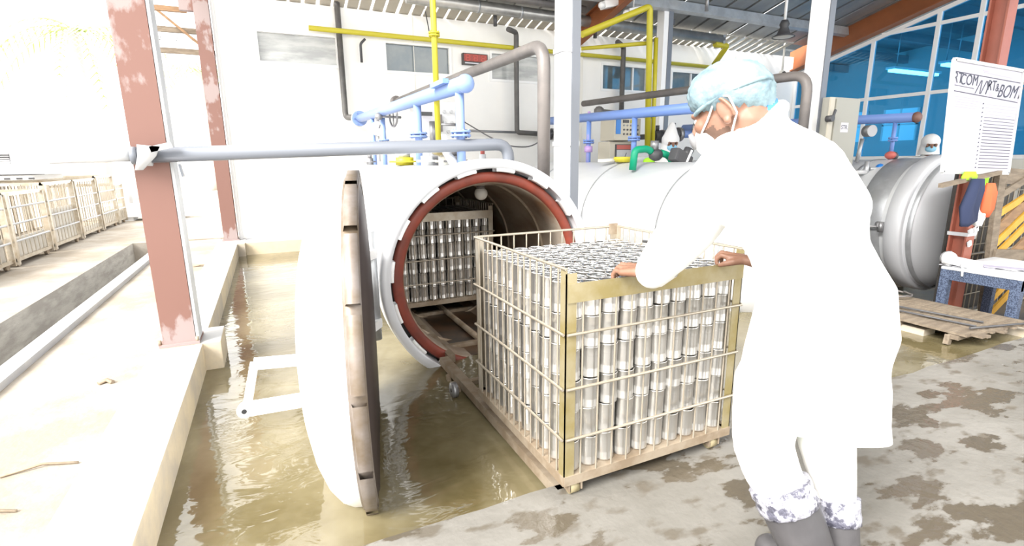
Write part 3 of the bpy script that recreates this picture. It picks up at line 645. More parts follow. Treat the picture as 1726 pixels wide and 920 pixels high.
# grey return pipes
pipe_thing('return_pipe', 'dull grey pipe climbing over the open vessel and dropping beside the white column', [(1.68, 7.2, 1.94), (1.68, 3.06, 1.87), (1.68, 3.06, 0.98)], 0.042, M['greypipe'], 0.14)
tag(MB().lathe((1.68, 7.2, 1.94), (0, 1, 0), [(-0.02, 0.04), (-0.02, 0.075), (0.03, 0.075), (0.03, 0.0)], 18).build('pipe_flange', M['greypipe']), 'round blind flange closing the far end of the dull grey pipe', 'flange')
pipe_thing('return_pipe', 'dark grey pipe that passes behind the hairnet and bends down by a white column', [(4.15, 6.4, 1.92), (4.15, 3.0, 1.82), (4.15, 3.0, 1.0)], 0.04, M['greypipe'], 0.14)
pipe_thing('return_pipe', 'short dark level pipe under the longer one near the yellow frame', [(3.95, 5.75, 1.76), (3.95, 5.75, 1.755), (5.6, 6.6, 1.80)], 0.035, M['darkpipe'], 0.001)
tag(MB().ball((3.95, 5.72, 1.75), 0.07, 2).build('pipe_elbow', M['darkpipe']), 'dark elbow fitting at the left end of the short level pipe', 'pipe fitting')
# dark conduits on the back wall
pipe_thing('wall_conduit', 'dark conduit dropping down the white wall left of the second window', [(1.12, 8.02, 3.9), (1.12, 8.02, 1.78), (1.30, 7.6, 1.76)], 0.04, M['darkpipe'], 0.08)
pipe_thing('wall_conduit', 'dark conduit on the wall with a level foot, left of the white column', [(3.62, 7.75, 3.14), (3.83, 7.9, 3.14), (3.83, 7.9, 1.60), (4.35, 7.9, 1.58)], 0.04, M['darkpipe'], 0.06)
pipe_thing('wall_conduit', 'dark conduit rising past the fourth window to the eave', [(5.7, 7.75, 3.12), (5.98, 7.95, 3.10), (5.98, 7.95, 1.4)], 0.045, M['darkpipe'], 0.06)
pipe_thing('threaded_rod', 'thin threaded rod sticking out left of the conduit foot', [(2.75, 7.9, 1.62), (3.83, 7.9, 1.60)], 0.02, M['greymetal'])
pipe_thing('wall_bracket', 'small black hooked bracket hanging under the yellow pipe', [(1.47, 8.0, 2.87), (1.40, 8.0, 2.80), (1.40, 8.0, 2.55)], 0.018, M['darkgrey'], 0.03, cat='bracket')
pipe_thing('pipe_stub', 'short black stub between eave and wall top, near the dark conduit', [(3.38, 7.7, 3.15), (3.38, 7.7, 3.32)], 0.03, M['darkgrey'])
pipe_thing('pipe_stub', 'short black stub between eave and wall top, right of the white column', [(5.2, 7.7, 3.13), (5.2, 7.7, 3.32)], 0.03, M['darkgrey'])
# motors / flanged valves at the wall side
for lab, p in (('dark flanged valve at the end of the conduit foot', (4.34, 7.9, 1.58)), ('dark flanged valve left of the small worker', (5.35, 6.3, 1.48)), ('dark round valve on the blue cross pipe', (5.3, 5.9, 1.49))):
    t = thing('flanged_valve', lab, 'valve', p); p = Vector(p)
    MB().cyl(p, p + Vector((0.14, 0, 0)), 0.085, 18).build('valve_body', M['darkgrey'], t)
    MB().cyl(p + Vector((0.14, 0, 0)), p + Vector((0.2, 0, 0)), 0.10, 18).build('flange', M['greymetal'], t)
    MB().cyl(p + Vector((0.07, 0, 0.08)), p + Vector((0.07, 0, 0.16)), 0.03, 10).build('bonnet', M['darkgrey'], t)
pipe_thing('cross_pipe', 'short blue pipe running level to the dark round valve', [(5.4, 5.9, 1.49), (6.3, 5.9, 1.52)], 0.055, M['bluepipe2'])
pipe_thing('cross_pipe', 'short dark pipe right of the recorder cabinet', [(4.55, 6.3, 1.44), (5.36, 6.3, 1.48)], 0.04, M['darkpipe'])
# yellow gas lines
pipe_thing('gas_pipe', 'long yellow gas pipe running level along the white wall', [(0.72, 7.98, 2.945), (8.4, 7.98, 2.90)], 0.034, M['yellow'])
gd = thing('gas_drop', 'yellow gas pipe dropping straight down onto the open vessel', 'pipe', (1.25, 4.0, 1.1))
MB().cyl((1.25, 4.0, 1.24), (1.25, 4.0, 3.0), 0.022, 14).build('pipe', M['yellow'], gd)
mb = MB(); flange(mb, (1.25, 4.0, 2.085), (0, 0, 1), 0.042, 0.012, 0.006); mb.build('union', M['yellow'], gd)
mb = MB(); mb.ball((1.25, 4.0, 1.23), 0.05, 2, (1.3, 1, 0.8)); mb.build('valve_body', M['brassy'], gd)
mb = MB(); mb.cyl((1.27, 4.0, 1.43), (1.40, 4.0, 1.43), 0.010, 8); mb.build('side_tap', M['greymetal'], gd)
yf = thing('gas_pipework', 'yellow gas pipe frame with slanting top running down by the slim column', 'pipe', (4.9, 6, 1.2))
MB().tube(bend([(3.85, 6.0, 2.72), (4.93, 6.0, 3.17), (5.0, 6.0, 1.25)], 0.07), 0.042, 14).build('outer_pipe', M['yellow'], yf)
MB().tube([(5.06, 6.0, 2.78), (5.09, 6.0, 1.25)], 0.03, 12).build('inner_pipe', M['yellow'], yf)
MB().tube(bend([(4.25, 7.2, 2.78), (5.0, 6.05, 2.72)], 0.05), 0.028, 12).build('slanting_pipe', M['yellow'], yf)
pipe_thing('gas_pipe', 'short yellow elbow pipe above the hairnet under the eave', [(7.8, 7.6, 3.22), (8.12, 7.6, 3.22), (8.12, 7.9, 2.93)], 0.05, M['yellow'], 0.05)
# thin cables
pipe_thing('cable', 'thin grey cable sagging from the control box to the pipework', [(2.42, 6.95, 1.75), (2.6, 6.2, 1.45), (2.8, 6.0, 1.32), (3.1, 6.0, 1.31), (3.66, 6.0, 1.62)], 0.008, M['darkgrey'], 0.12, cat='cable')
for x, lab in ((2.36, 'left thin hanger wire holding the yellow pipe'), (2.52, 'right thin hanger wire holding the yellow pipe')):
    pipe_thing('hanger_wire', lab, [(2.44, 7.98, 2.92), (x, 7.98, 3.4)], 0.008, M['darkgrey'], cat='wire')
# under-roof ducts
d1 = thing('roof_duct', 'silver wrapped duct running under the roof to a cut end', 'duct', (5.2, 7.6, 3.2))
MB().cyl((2.0, 7.62, 3.385), (8.0, 7.62, 3.315), 0.085, 20).build('duct_tube', M['duct'], d1)
for x in (3.05, 3.75, 5.4, 6.6): MB().lathe((x, 7.62, 3.385 - 0.07 * (x - 2) / 6), (1, 0, -0.0117), [(0, 0.084), (0, 0.09), (0.03, 0.09), (0.03, 0.084)], 20).build('duct_band', M['steel'], d1)
MB().box(7.95, 8.0, 7.54, 7.70, 3.24, 3.39).build('end_plate', M['steel'], d1)
pipe_thing('roof_pipe', 'thin grey pipe above the silver duct under the roof', [(2.6, 7.25, 3.44), (4.7, 7.25, 3.41)], 0.05, M['greypipe'])
for i, (x, y, z) in enumerate(((4.9, 6.9, 3.42), (5.35, 6.9, 3.36))):
    t = thing('flood_lamp', ('white lamp box under the roof, left of two by the orange rafter', 'white lamp box under the roof, right of two by the yellow frame')[i], 'lamp', (x, y, z - 0.1))
    MB().obox((x, y, z), (0.12, 0, 0.03), (0, 0.08, 0), (-0.015, 0, 0.05)).build('housing', M['whitepaint'], t, bevel=0.012)
    MB().cyl((x, y, z + 0.05), (x, y, rz(y) - 0.02), 0.012, 8).build('hanger', M['whitepaint'], t)
    MB().ball((x - 0.16, y - 0.03, z - 0.04), 0.05, 2).build('bulb_cover', M['whitepaint'], t)
for x, lab in ((6.85, 'short dark post hanging from the roof above the duct end'),):
    tag(MB().cyl((6.55, 6.6, 3.42), (6.55, 6.6, 3.74), 0.03, 10).build('hanging_post', M['greymetal']), lab, 'post')
pl = thing('pendant_lamp', 'bell-shaped pendant lamp hanging on a white rod under the roof', 'lamp', (7.6, 6.0, 3.0))
MB().cyl((7.6, 6.0, 3.22), (7.6, 6.0, rz(6.0)), 0.022, 10).build('rod', M['whitepaint'], pl)
MB().lathe((7.6, 6.0, 3.25), (0, 0, -1), [(0, 0.0), (0, 0.05), (0.06, 0.075), (0.10, 0.06), (0.15, 0.08), (0.20, 0.10), (0.24, 0.17), (0.25, 0.165), (0.2, 0.09)], 24).build('shade', M['darkgrey'], pl)
MB().lathe((7.6, 6.0, 3.012), (0, 0, -1), [(0, 0.155), (0.012, 0.13), (0.02, 0.0)], 24).build('diffuser', M['offwhite'], pl)
cm = thing('security_camera', 'small black-lensed camera hanging on a pale rod at the wall corner', 'camera', (10.2, 7.9, 2.85))
MB().cyl((9.95, 7.8, 2.9), (9.95, 7.8, 3.45), 0.02, 8).build('rod', M['offwhite'], cm)
MB().ball((9.95, 7.8, 2.86), 0.07, 2).build('housing', M['offwhite'], cm)
MB().ball((9.93, 7.74, 2.85), 0.045, 2).build('lens', M['black'], cm)
# ================================================================== BOXES AND INSTRUMENTS
ck = thing('led_clock', 'red digital display box high on the white wall', 'clock', (2.95, 8.05, 2.6))
MB().box(2.96, 3.38, 8.02, 8.1, 2.63, 2.80).build('case', M['darkseat'], ck, bevel=0.008)
MB().box(2.975, 3.365, 8.012, 8.02, 2.68, 2.785).build('display', M['redface'], ck)
for k in range(3):
    x = 3.04 + k * 0.13
    mb = MB()
    for sx in (-0.03, 0.03):
        for sz in (-0.022, 0.022): mb.box(x + sx - 0.006, x + sx + 0.006, 8.008, 8.012, 2.7325 + sz - 0.018, 2.7325 + sz + 0.018)
    for sz in (-0.043, 0, 0.043): mb.box(x - 0.026, x + 0.026, 8.008, 8.012, 2.7325 + sz - 0.005, 2.7325 + sz + 0.005)
    mb.build('digit', M['redlit'], ck)
MB().box(2.99, 3.22, 8.012, 8.02, 2.645, 2.662).build('label_strip', M['paper'], ck)
cb = thing('control_cabinet', 'pale control cabinet with dials behind the yellow drop pipe', 'cabinet', (2.1, 7.0, -0.5))
MB().box(1.86, 2.42, 6.9, 7.2, -0.5, 1.93).build('case', M['pale'], cb, bevel=0.01)
MB().box(1.89, 2.11, 6.885, 6.9, 1.48, 1.88).build('meter_panel', M['paper'], cb)
MB().box(1.93, 2.08, 6.878, 6.885, 1.74, 1.79).build('meter_window', M['darkgrey'], cb)
for x, z in ((2.25, 1.80), (2.35, 1.80), (2.25, 1.66), (2.35, 1.66), (2.30, 1.54)): MB().cyl((x, 6.9, z), (x, 6.87, z), 0.022, 12).build('knob', M['palegrey'], cb)
MB().box(2.13, 2.21, 6.86, 6.9, 1.54, 1.76).build('switch_box', M['greypipe'], cb)
rc = thing('recorder_cabinet', 'cream cabinet with rows of buttons and a round chart recorder', 'cabinet', (4.7, 6.3, -0.5))
MB().box(4.52, 4.98, 6.25, 6.55, -0.35, 1.40).build('lower_case', M['cream'], rc, bevel=0.01)
MB().box(4.52, 4.98, 6.15, 6.50, 1.41, 1.72).build('upper_case', M['cream'], rc, bevel=0.012)
MB().box(4.54, 4.62, 6.14, 6.15, 1.50, 1.70).build('screen', M['bluecap'], rc)
MB().box(4.66, 4.76, 6.14, 6.15, 1.655, 1.695).build('readout', M['darkgrey'], rc)
MB().box(4.79, 4.87, 6.14, 6.15, 1.655, 1.695).build('readout', M['yellow'], rc)
for z in (1.50, 1.56, 1.62):
    for k in range(5): MB().cyl((4.68 + k * 0.06, 6.15, z), (4.68 + k * 0.06, 6.135, z), 0.013, 8).build('push_button', M['darkgrey' if z < 1.6 else 'greymetal'], rc)
MB().box(4.61, 4.90, 6.235, 6.25, 1.02, 1.36).build('recorder_frame', M['darkgrey'], rc)
MB().box(4.63, 4.88, 6.23, 6.235, 1.29, 1.35).build('red_header', M['reddish'], rc)
MB().box(4.63, 4.88, 6.228, 6.235, 1.03, 1.28).build('chart_glass', M['palegrey'], rc)
MB().plank((4.74, 6.225, 1.10), (4.80, 6.225, 1.24), 0.008, 0.004, (0, 1, 0)).build('pen', M['ink'], rc)
gc = thing('breaker_cabinet', 'beige-grey breaker cabinet with a small white sign, fixed by the white column', 'cabinet', (5.05, 3.3, 0.95))
MB().box(4.86, 5.30, 3.26, 3.50, 0.97, 1.70).build('case', M['beigebox'], gc, bevel=0.008)
MB().box(4.84, 4.90, 3.245, 3.26, 0.98, 1.695).build('hinge_edge', M['cream'], gc)
MB().box(4.93, 5.285, 3.247, 3.26, 0.985, 1.685).build('door', M['beigebox'], gc, bevel=0.004)
sg = MB().box(5.03, 5.14, 3.243, 3.247, 1.38, 1.47).build('sign_plate', M['paper'], gc)
mb = MB(); mb.cyl((4.83, 3.26, 1.50), (4.83, 3.20, 1.50), 0.03, 12); mb.plank((4.83, 3.21, 1.48), (4.87, 3.21, 1.58), 0.02, 0.015, (0, 1, 0)); mb.build('latch', M['darkgrey'], gc)
# ================================================================== WIRE BASKETS AND TINS
BWX, BLY = 0.78, 0.79
def make_basket(loc, label, fm, wm, nx=12, ny=16, group=None, hz=(0.227, 0.41, 0.60)):
    x0, y0, z0 = loc; x1, y1 = x0 + BWX, y0 + BLY
    t = thing('wire_basket', label, 'basket', (x0 + BWX / 2, y0 + BLY / 2, z0), group)
    for x, sx in ((x0, 1), (x1, -1)):
        for y, sy in ((y0, 1), (y1, -1)):
            mb = MB(); mb.box(min(x, x + sx * 0.04), max(x, x + sx * 0.04), min(y, y + sy * 0.004), max(y, y + sy * 0.004), z0 + 0.05, z0 + (0.815 if sy < 0 else 0.80))
            mb.box(min(x, x + sx * 0.004), max(x, x + sx * 0.004), min(y, y + sy * 0.035), max(y, y + sy * 0.035), z0 + 0.05, z0 + 0.815)
            mb.build('corner_post', fm if sy > 0 else wm, t)
    MB().box(x0 + 0.004, x1 - 0.004, y0 - 0.006, y0, z0 + 0.705, z0 + 0.768).build('top_band', fm, t)
    MB().box(x0, x1, y0 - 0.004, y0 + 0.03, z0 + 0.05, z0 + 0.085).build('bottom_frame', M['rustbrown'], t)
    MB().box(x0, x1, y1 - 0.03, y1 + 0.004, z0 + 0.05, z0 + 0.085).build('bottom_frame', M['rustbrown'], t)
    MB().box(x0 - 0.004, x0 + 0.03, y0, y1, z0 + 0.05, z0 + 0.085).build('bottom_frame', M['rustbrown'], t)
    MB().box(x1 - 0.03, x1 + 0.004, y0, y1, z0 + 0.05, z0 + 0.085).build('bottom_frame', M['rustbrown'], t)
    MB().box(x0 + 0.03, x1 - 0.03, y0 + 0.03, y1 - 0.03, z0 + 0.08, z0 + 0.086).build('floor_plate', M['rustbrown'], t)
    MB().box(x1 - 0.05, x1, y1 - 0.006, y1 + 0.002, z0 + 0.775, z0 + 0.83).build('corner_plate', M['rustbrown'], t)
    for p, q in (((x0, y0, .815), (x0, y1, .815)), ((x1, y0, .815), (x1, y1, .815)), ((x0, y1, .815), (x1, y1, .815))):
        bar('top_rail', (p[0], p[1], z0 + p[2]), (q[0], q[1], z0 + q[2]), 0.0055, wm, t, 8)
    for h in hz:
        bar('level_rod', (x0 + 0.002, y0 - 0.008, z0 + h), (x1 - 0.002, y0 - 0.008, z0 + h), 0.0052, wm, t, 8)
        bar('level_rod', (x0, y1 + 0.004, z0 + h), (x1, y1 + 0.004, z0 + h), 0.005, wm, t)
        bar('level_rod', (x0 - 0.008, y0, z0 + h), (x0 - 0.008, y1, z0 + h), 0.0052, wm, t, 8)
        bar('level_rod', (x1 + 0.006, y0, z0 + h), (x1 + 0.006, y1, z0 + h), 0.005, wm, t)
    for k in range(1, nx):
        x = x0 + BWX * k / nx
        bar('wire', (x, y0 - 0.001, z0 + 0.085), (x, y0 - 0.001, z0 + 0.706), 0.0034, wm, t)
        bar('wire', (x, y1, z0 + 0.085), (x, y1, z0 + 0.815), 0.0034, wm, t)
    for k in range(1, ny):
        y = y0 + BLY * k / ny
        bar('wire', (x0, y, z0 + 0.085), (x0, y, z0 + 0.815), 0.0034, wm, t)
        bar('wire', (x1, y, z0 + 0.085), (x1, y, z0 + 0.815), 0.0034, wm, t)
    for x in (x0 + 0.05, x1 - 0.075):
        for y in (y0 + 0.02, y1 - 0.06):
            mb = MB(); mb.box(x - 0.028, x + 0.028, y - 0.018, y + 0.03, z0 + 0.045, z0 + 0.052); mb.box(x - 0.028, x - 0.022, y - 0.018, y + 0.03, z0 + 0.018, z0 + 0.05); mb.box(x + 0.022, x + 0.028, y - 0.018, y + 0.03, z0 + 0.018, z0 + 0.05)
            f = mb.build('caster_fork', M['rustbrown'], t)
            MB().cyl((x - 0.018, y + 0.006, z0 + 0.024), (x + 0.018, y + 0.006, z0 + 0.024), 0.024, 14).build('wheel', M['brassy'], f)
    return t
FB = (0.815, 1.335, 0.0); RB = (0.815, 3.74, 0.0)
make_basket(FB, 'big wire basket on small wheels packed with tins, pushed by the worker', M['brassy'], M['wire'])
make_basket(RB, 'wire basket of tins standing deep inside the open retort', M['wire'], M['wire'])

CR, CH = 0.0355, 0.110
prof = [(0, 0.0), (0, 0.030), (0.002, 0.0335), (0.000, 0.0345), (0.001, 0.0362), (0.004, 0.0362), (0.006, CR), (0.030, CR)]
for k in range(7): prof += [(0.032 + k * 0.0068, CR - 0.0006), (0.0354 + k * 0.0068, CR + 0.0001)]
prof += [(0.080, CR), (0.104, CR), (0.106, 0.0362), (0.109, 0.0362), (0.110, 0.0345), (0.107, 0.0335), (0.107, 0.026), (0.1062, 0.025), (0.1062, 0.016), (0.107, 0.015), (0.107, 0.0)]
mb = MB(); mb.lathe((0, 0, 0), (0, 0, 1), prof[:-6], 20); mb.m(1).lathe((0, 0, 0), (0, 0, 1), prof[-7:], 20)
proto = mb.build('tin_can', [M['tin'], M['tinlid']], origin=(0, 0, 0)); can_me = proto.data; bpy.data.objects.remove(proto)
ORD = ['first', 'second', 'third', 'fourth', 'fifth', 'sixth', 'seventh', 'eighth', 'ninth', 'tenth', 'eleventh']
def can(p, label, group, tilt=0.0):
    o = bpy.data.objects.new('tin_can', can_me); C.objects.link(o); o.location = p
    o.rotation_euler = (random.uniform(-tilt, tilt), random.uniform(-tilt, tilt), random.uniform(0, 6.28)); tag(o, label, 'tin can', group)
N = 10; PX, PY = (BWX - 0.03) / N, (BLY - 0.03) / N; LAY = 6
inner = []
def stack_pos(B, i, j, l, rnd=1.0):
    ox = 0.010 * math.sin(i * 2.1 + l * 1.7) * rnd; oy = 0.006 * math.sin(j * 1.3 + l * 2.3) * rnd
    return (B[0] + 0.0165 + PX * (i + 0.5) + ox * 0.3, B[1] + 0.0165 + PY * (j + 0.5) + oy * 0.3, B[2] + 0.0862 + 0.1112 * l)
random.seed(3)
for l in range(LAY):
    for j in range(N):
        for i in range(N):
            p = stack_pos(FB, i, j, l)
            row = ORD[LAY - 1 - l]
            tl = 0.025
            if j == 0: can(p, 'ribbed tin in the pushed basket\'s front side, %s layer from top, %s from left' % (row, ORD[i]), 'tins in the pushed basket', tl)
            elif i == 0: can(p, 'ribbed tin in the pushed basket\'s left side, %s layer from top, %s from the front' % (row, ORD[j]), 'tins in the pushed basket', tl)
            elif l == LAY - 1: can(p, 'tin lid on top of the pushed basket, %s row from front, %s from left' % (ORD[j], ORD[i]), 'tins in the pushed basket', tl)
            elif i == N - 1 or j == N - 1 or i == 1 or j == 1: inner.append(p)
for l in range(LAY):
    for j in range(N):
        for i in range(N):
            p = stack_pos(RB, i, j, l)
            if j == 0: can(p, 'tin in the basket inside the retort, front side, %s layer from top, %s from left' % (ORD[LAY - 1 - l], ORD[i]), 'tins in the basket inside the retort', 0.02)
            elif l == LAY - 1 and j < 3: can(p, 'tin lid atop the basket inside the retort, %s row from front, %s from left' % (ORD[j], ORD[i]), 'tins in the basket inside the retort', 0.02)
            elif j == 1 or i in (0, N - 1) or (l == LAY - 1): inner.append(p)
mb = MB()
for p in inner: mb.lathe(p, (0, 0, 1), [(0, 0), (0, 0.0355), (0.109, 0.0355), (0.109, 0)], 8)
o = mb.build('inner_tins', M['tin'], origin=(FB[0], FB[1], 0)); tag(o, 'mass of further tins packed behind the outer tins of the two baskets', 'tin cans', None, 'stuff')

# lamp under the vessel roof
vl = thing('bulkhead_lamp', 'round bulb lamp on a bracket under the roof of the open vessel', 'lamp', (1.34, 3.35, 0.92))
MB().obox((1.33, 3.35, 1.0), (0.10, 0, 0), (0, 0.05, 0), (0, 0, 0.018)).build('bracket', M['liner'], vl, bevel=0.006)
MB().cyl((1.34, 3.35, 0.985), (1.34, 3.35, 0.955), 0.03, 14).build('socket', M['greypipe'], vl)
MB().ball((1.34, 3.35, 0.925), 0.046, 3).build('bulb', M['offwhite'], vl)
# ================================================================== RIGHT-HAND CLUTTER
random.seed(11)
def tmesh(name, s, m, size, mtx, parent, loc, shear=0.0):
    """Flat lettering as a mesh."""
    cu = bpy.data.curves.new(name, 'FONT'); cu.body = s; cu.size = size; cu.extrude = 0.0004; cu.shear = shear; cu.align_x = 'CENTER'; cu.align_y = 'CENTER'
    tmp = bpy.data.objects.new(name + '_tmp', cu); C.objects.link(tmp)
    dg = bpy.context.evaluated_depsgraph_get(); dg.update()
    me = bpy.data.meshes.new_from_object(tmp.evaluated_get(dg), depsgraph=dg); bpy.data.objects.remove(tmp); bpy.data.curves.remove(cu)
    me.name = name; me.materials.clear(); me.materials.append(m)
    o = bpy.data.objects.new(name, me); C.objects.link(o); o.parent = parent; WL[o.name] = Vector(loc)
    o.matrix_local = Matrix.Translation(Vector(loc) - WL[parent.name]) @ mtx.to_4x4()
    return o
tmesh('lettering', 'STR.', M['ink'], 0.055, FACE_Y, gc, (5.085, 3.2425, 1.425))
# whiteboard, hung a little askew in front of the red column
wb = thing('whiteboard', 'framed whiteboard chart with marker writing and ruled lines, hung askew on the red column', 'board', (4.74, 2.05, 1.04))
bl, brr, tl_, tr_ = Vector((4.356, 2.05, 1.035)), Vector((5.296, 2.05, 1.008)), Vector((4.27, 2.05, 1.784)), Vector((5.22, 2.05, 1.765))
def bp(u, v, off=0.0): return bl.lerp(brr, u).lerp(tl_.lerp(tr_, u), v) + Vector((0, -off, 0))
MB().loft([[bp(0, 0, 0), bp(1, 0, 0), bp(1, 1, 0), bp(0, 1, 0)], [bp(0, 0, 0.015), bp(1, 0, 0.015), bp(1, 1, 0.015), bp(0, 1, 0.015)]], smooth=False).build('panel', M['board'], wb)
for a, b in (((0, 0), (1, 0)), ((1, 0), (1, 1)), ((1, 1), (0, 1)), ((0, 1), (0, 0))): MB().plank(bp(*a, 0.012), bp(*b, 0.012), 0.022, 0.022, (0, 1, 0)).build('frame_strip', M['palegrey'], wb)
def rule(u0, v0, u1, v1, w, m, nm='ruled_line'): MB().plank(bp(u0, v0, 0.0155), bp(u1, v1, 0.0155), w, 0.001, (0, 1, 0)).build(nm, m, wb)
rule(0.03, 0.90, 0.98, 0.885, 0.006, M['ruleink']); rule(0.02, 0.735, 0.98, 0.70, 0.006, M['ruleink'])
rule(0.02, 0.785, 0.3, 0.775, 0.004, M['ruleink'])
for k in range(21):
    v = 0.05 + k * 0.030; rule(0.50, v, 0.975, v, 0.0035 if k > 13 else 0.005, M['ruleink'] if k < 17 else M['faintink'])
for k in range(4): rule(0.03, 0.05 + k * 0.035, 0.48, 0.05 + k * 0.035, 0.002, M['faintink'])
for k in range(16): rule(0.455, 0.05 + k * 0.04, 0.47, 0.055 + k * 0.04, 0.008, M['ink'], 'written_mark')
for k in range(5): rule(0.06 + 0.02 * (k % 2), 0.69 - k * 0.022, 0.36 + 0.07 * ((k * 3) % 2), 0.685 - k * 0.022, 0.004, M['faintink'], 'written_line')
rule(0.42, 0.93, 0.85, 0.918, 0.005, M['faintink'], 'written_line'); rule(0.40, 0.945, 0.48, 0.945, 0.012, M['faintink'], 'written_line')
for s, u, v, sz, sh in (('RT', 0.07, 0.845, 0.10, 0), ('COM', 0.225, 0.84, 0.10, 0), ('/\\/Y', 0.42, 0.79, 0.13, 0.35), ('RT', 0.555, 0.82, 0.10, 0), ('&', 0.64, 0.81, 0.08, 0), ('BOMY', 0.835, 0.785, 0.13, 0.4)):
    tmesh('lettering', s, M['ink'], sz, FACE_Y, wb, bp(u, v, 0.0165), sh)
rule(0.53, 0.745, 0.58, 0.745, 0.03, M['faintink'], 'smudge'); rule(0.03, 0.80, 0.06, 0.80, 0.02, M['faintink'], 'smudge')
for u in (0.45, 0.78): MB().plank(bp(u, 0.9, -0.002), (5.2, 2.17, bp(u, 0.9).z), 0.03, 0.01).build('hook', M['steel'], wb)
# stick with hung clothes
st = tag(MB().plank((4.26, 1.99, 0.945), (5.05, 1.99, 1.02), 0.03, 0.03).build('wooden_stick', M['wood']), 'thin weathered stick fixed across the red column under the whiteboard', 'stick')
def cloth(name, label, cat, m, pts, y, th=0.05, n=14):
    """A hanging garment: outline half-widths by height, with folds."""
    rings = []
    for (x, z, hw, hd) in pts:
        rings.append([(x + hw * math.cos(2 * PI * k / n), y + hd * math.sin(2 * PI * k / n) * (1 + 0.5 * math.sin(5 * 2 * PI * k / n + z * 7)), z) for k in range(n)])
    return tag(MB().loft(rings).build(name, m), label, cat)
cloth('work_glove', 'navy cloth hanging from the stick on the red column', 'cloth', M['navy'], ((4.62, 0.985, 0.05, 0.03), (4.61, 0.90, 0.075, 0.035), (4.57, 0.78, 0.095, 0.035), (4.60, 0.68, 0.10, 0.03), (4.56, 0.645, 0.05, 0.02)), 1.94)
cloth('work_glove', 'orange cloth hanging beside the navy cloth', 'cloth', M['orangecloth'], ((4.79, 0.95, 0.03, 0.02), (4.80, 0.88, 0.06, 0.03), (4.80, 0.76, 0.065, 0.03), (4.80, 0.70, 0.03, 0.02)), 1.93)
cloth('plastic_bag', 'small clear-white plastic bag hanging under the orange cloth', 'bag', M['pale'], ((4.80, 0.80, 0.03, 0.02), (4.77, 0.70, 0.05, 0.03), (4.77, 0.635, 0.03, 0.02)), 1.95)
cloth('lime_vest', 'lime green cloth tucked behind the stick, right of the orange cloth', 'cloth', M['lime'], ((5.02, 1.06, 0.05, 0.03), (4.99, 1.0, 0.11, 0.03), (4.98, 0.93, 0.10, 0.03), (4.98, 0.87, 0.04, 0.02)), 2.08)
cloth('lime_vest', 'lime green cloth scrap showing above the navy cloth', 'cloth', M['lime'], ((4.62, 1.035, 0.06, 0.02), (4.63, 1.0, 0.10, 0.02), (4.62, 0.975, 0.09, 0.02)), 1.99)
# small things tied to the red column
tp = thing('tied_tape', 'strips of white tape and wire tied round the red column', 'tape', (5.2, 2.2, 0.45))
MB().lathe((5.2, 2.22, 0.50), (0, 0, 1), [(0, 0.10), (0.03, 0.102), (0.03, 0.096), (0, 0.094)], 4, PI / 4, PI / 4 + 2 * PI, smooth=False).build('band', M['palegrey'], tp)
for x, z, w, h in ((5.15, 0.545, 0.05, 0.03), (5.23, 0.555, 0.06, 0.04), (5.225, 0.62, 0.02, 0.11), (5.17, 0.44, 0.04, 0.04)):
    MB().obox((x, 2.145, z), (w / 2, 0, 0.008), (0, 0.006, 0), (-0.01, 0, h / 2)).build('tape_strip', M['pale'], tp)
wx = thing('white_box', 'white electrical box with pipe stub fixed right of the red column', 'box', (5.4, 2.3, 0.42))
MB().box(5.32, 5.50, 2.24, 2.36, 0.44, 0.71).build('case', M['pale'], wx, bevel=0.01)
MB().box(5.305, 5.325, 2.235, 2.26, 0.45, 0.70).build('lid_edge', M['palegrey'], wx)
MB().cyl((5.41, 2.30, 0.71), (5.41, 2.30, 0.74), 0.02, 10).build('gland', M['pale'], wx)
MB().cyl((5.37, 2.30, 0.44), (5.37, 2.30, 0.38), 0.02, 10).build('stub', M['greymetal'], wx)
MB().box(5.25, 5.33, 2.27, 2.29, 0.55, 0.61).build('arm', M['greymetal'], wx)
gl = thing('glass_globe', 'small round glass globe on a grey rim by the table corner', 'lamp', (4.70, 2.06, 0.316))
MB().ball((4.70, 2.06, 0.375), 0.052, 3).build('globe', M['pale'], gl)
for a in range(5): MB().tube([(4.70 + 0.054 * math.sin(t) * math.cos(a * PI / 5), 2.06 + 0.054 * math.sin(t) * math.sin(a * PI / 5), 0.375 + 0.054 * math.cos(t)) for t in [PI * q / 10 for q in range(11)]], 0.004, 5).build('guard_wire', M['greymetal'], gl)
MB().cyl((4.70, 2.06, 0.316), (4.70, 2.06, 0.331), 0.03, 12).build('base', M['greymetal'], gl)
# woven table with papers
tb = thing('woven_table', 'dark blue woven plastic table with papers, standing by the red column', 'table', (5.1, 1.86, -0.35))
tx0, tx1, ty0, ty1, tz = 4.665, 5.46, 1.60, 2.085, 0.315
MB().box(tx0, tx1, ty0, ty1, tz - 0.022, tz).build('table_top', M['palegrey'], tb, bevel=0.006)
for d in ((tx0 + 0.01, tx1 - 0.01, ty0 + 0.005, ty0 + 0.035), (tx0 + 0.01, tx1 - 0.01, ty1 - 0.035, ty1 - 0.005), (tx0 + 0.005, tx0 + 0.04, ty0, ty1), (tx1 - 0.04, tx1 - 0.005, ty0, ty1)):
    MB().box(d[0], d[1], d[2], d[3], tz - 0.10, tz - 0.022).build('apron', M['rattan'], tb)
for x in (tx0 + 0.03, tx1 - 0.03):
    for y in (ty0 + 0.03, ty1 - 0.03): MB().box(x - 0.03, x + 0.03, y - 0.03, y + 0.03, -0.35, tz - 0.022).build('leg', M['rattan'], tb, bevel=0.004)
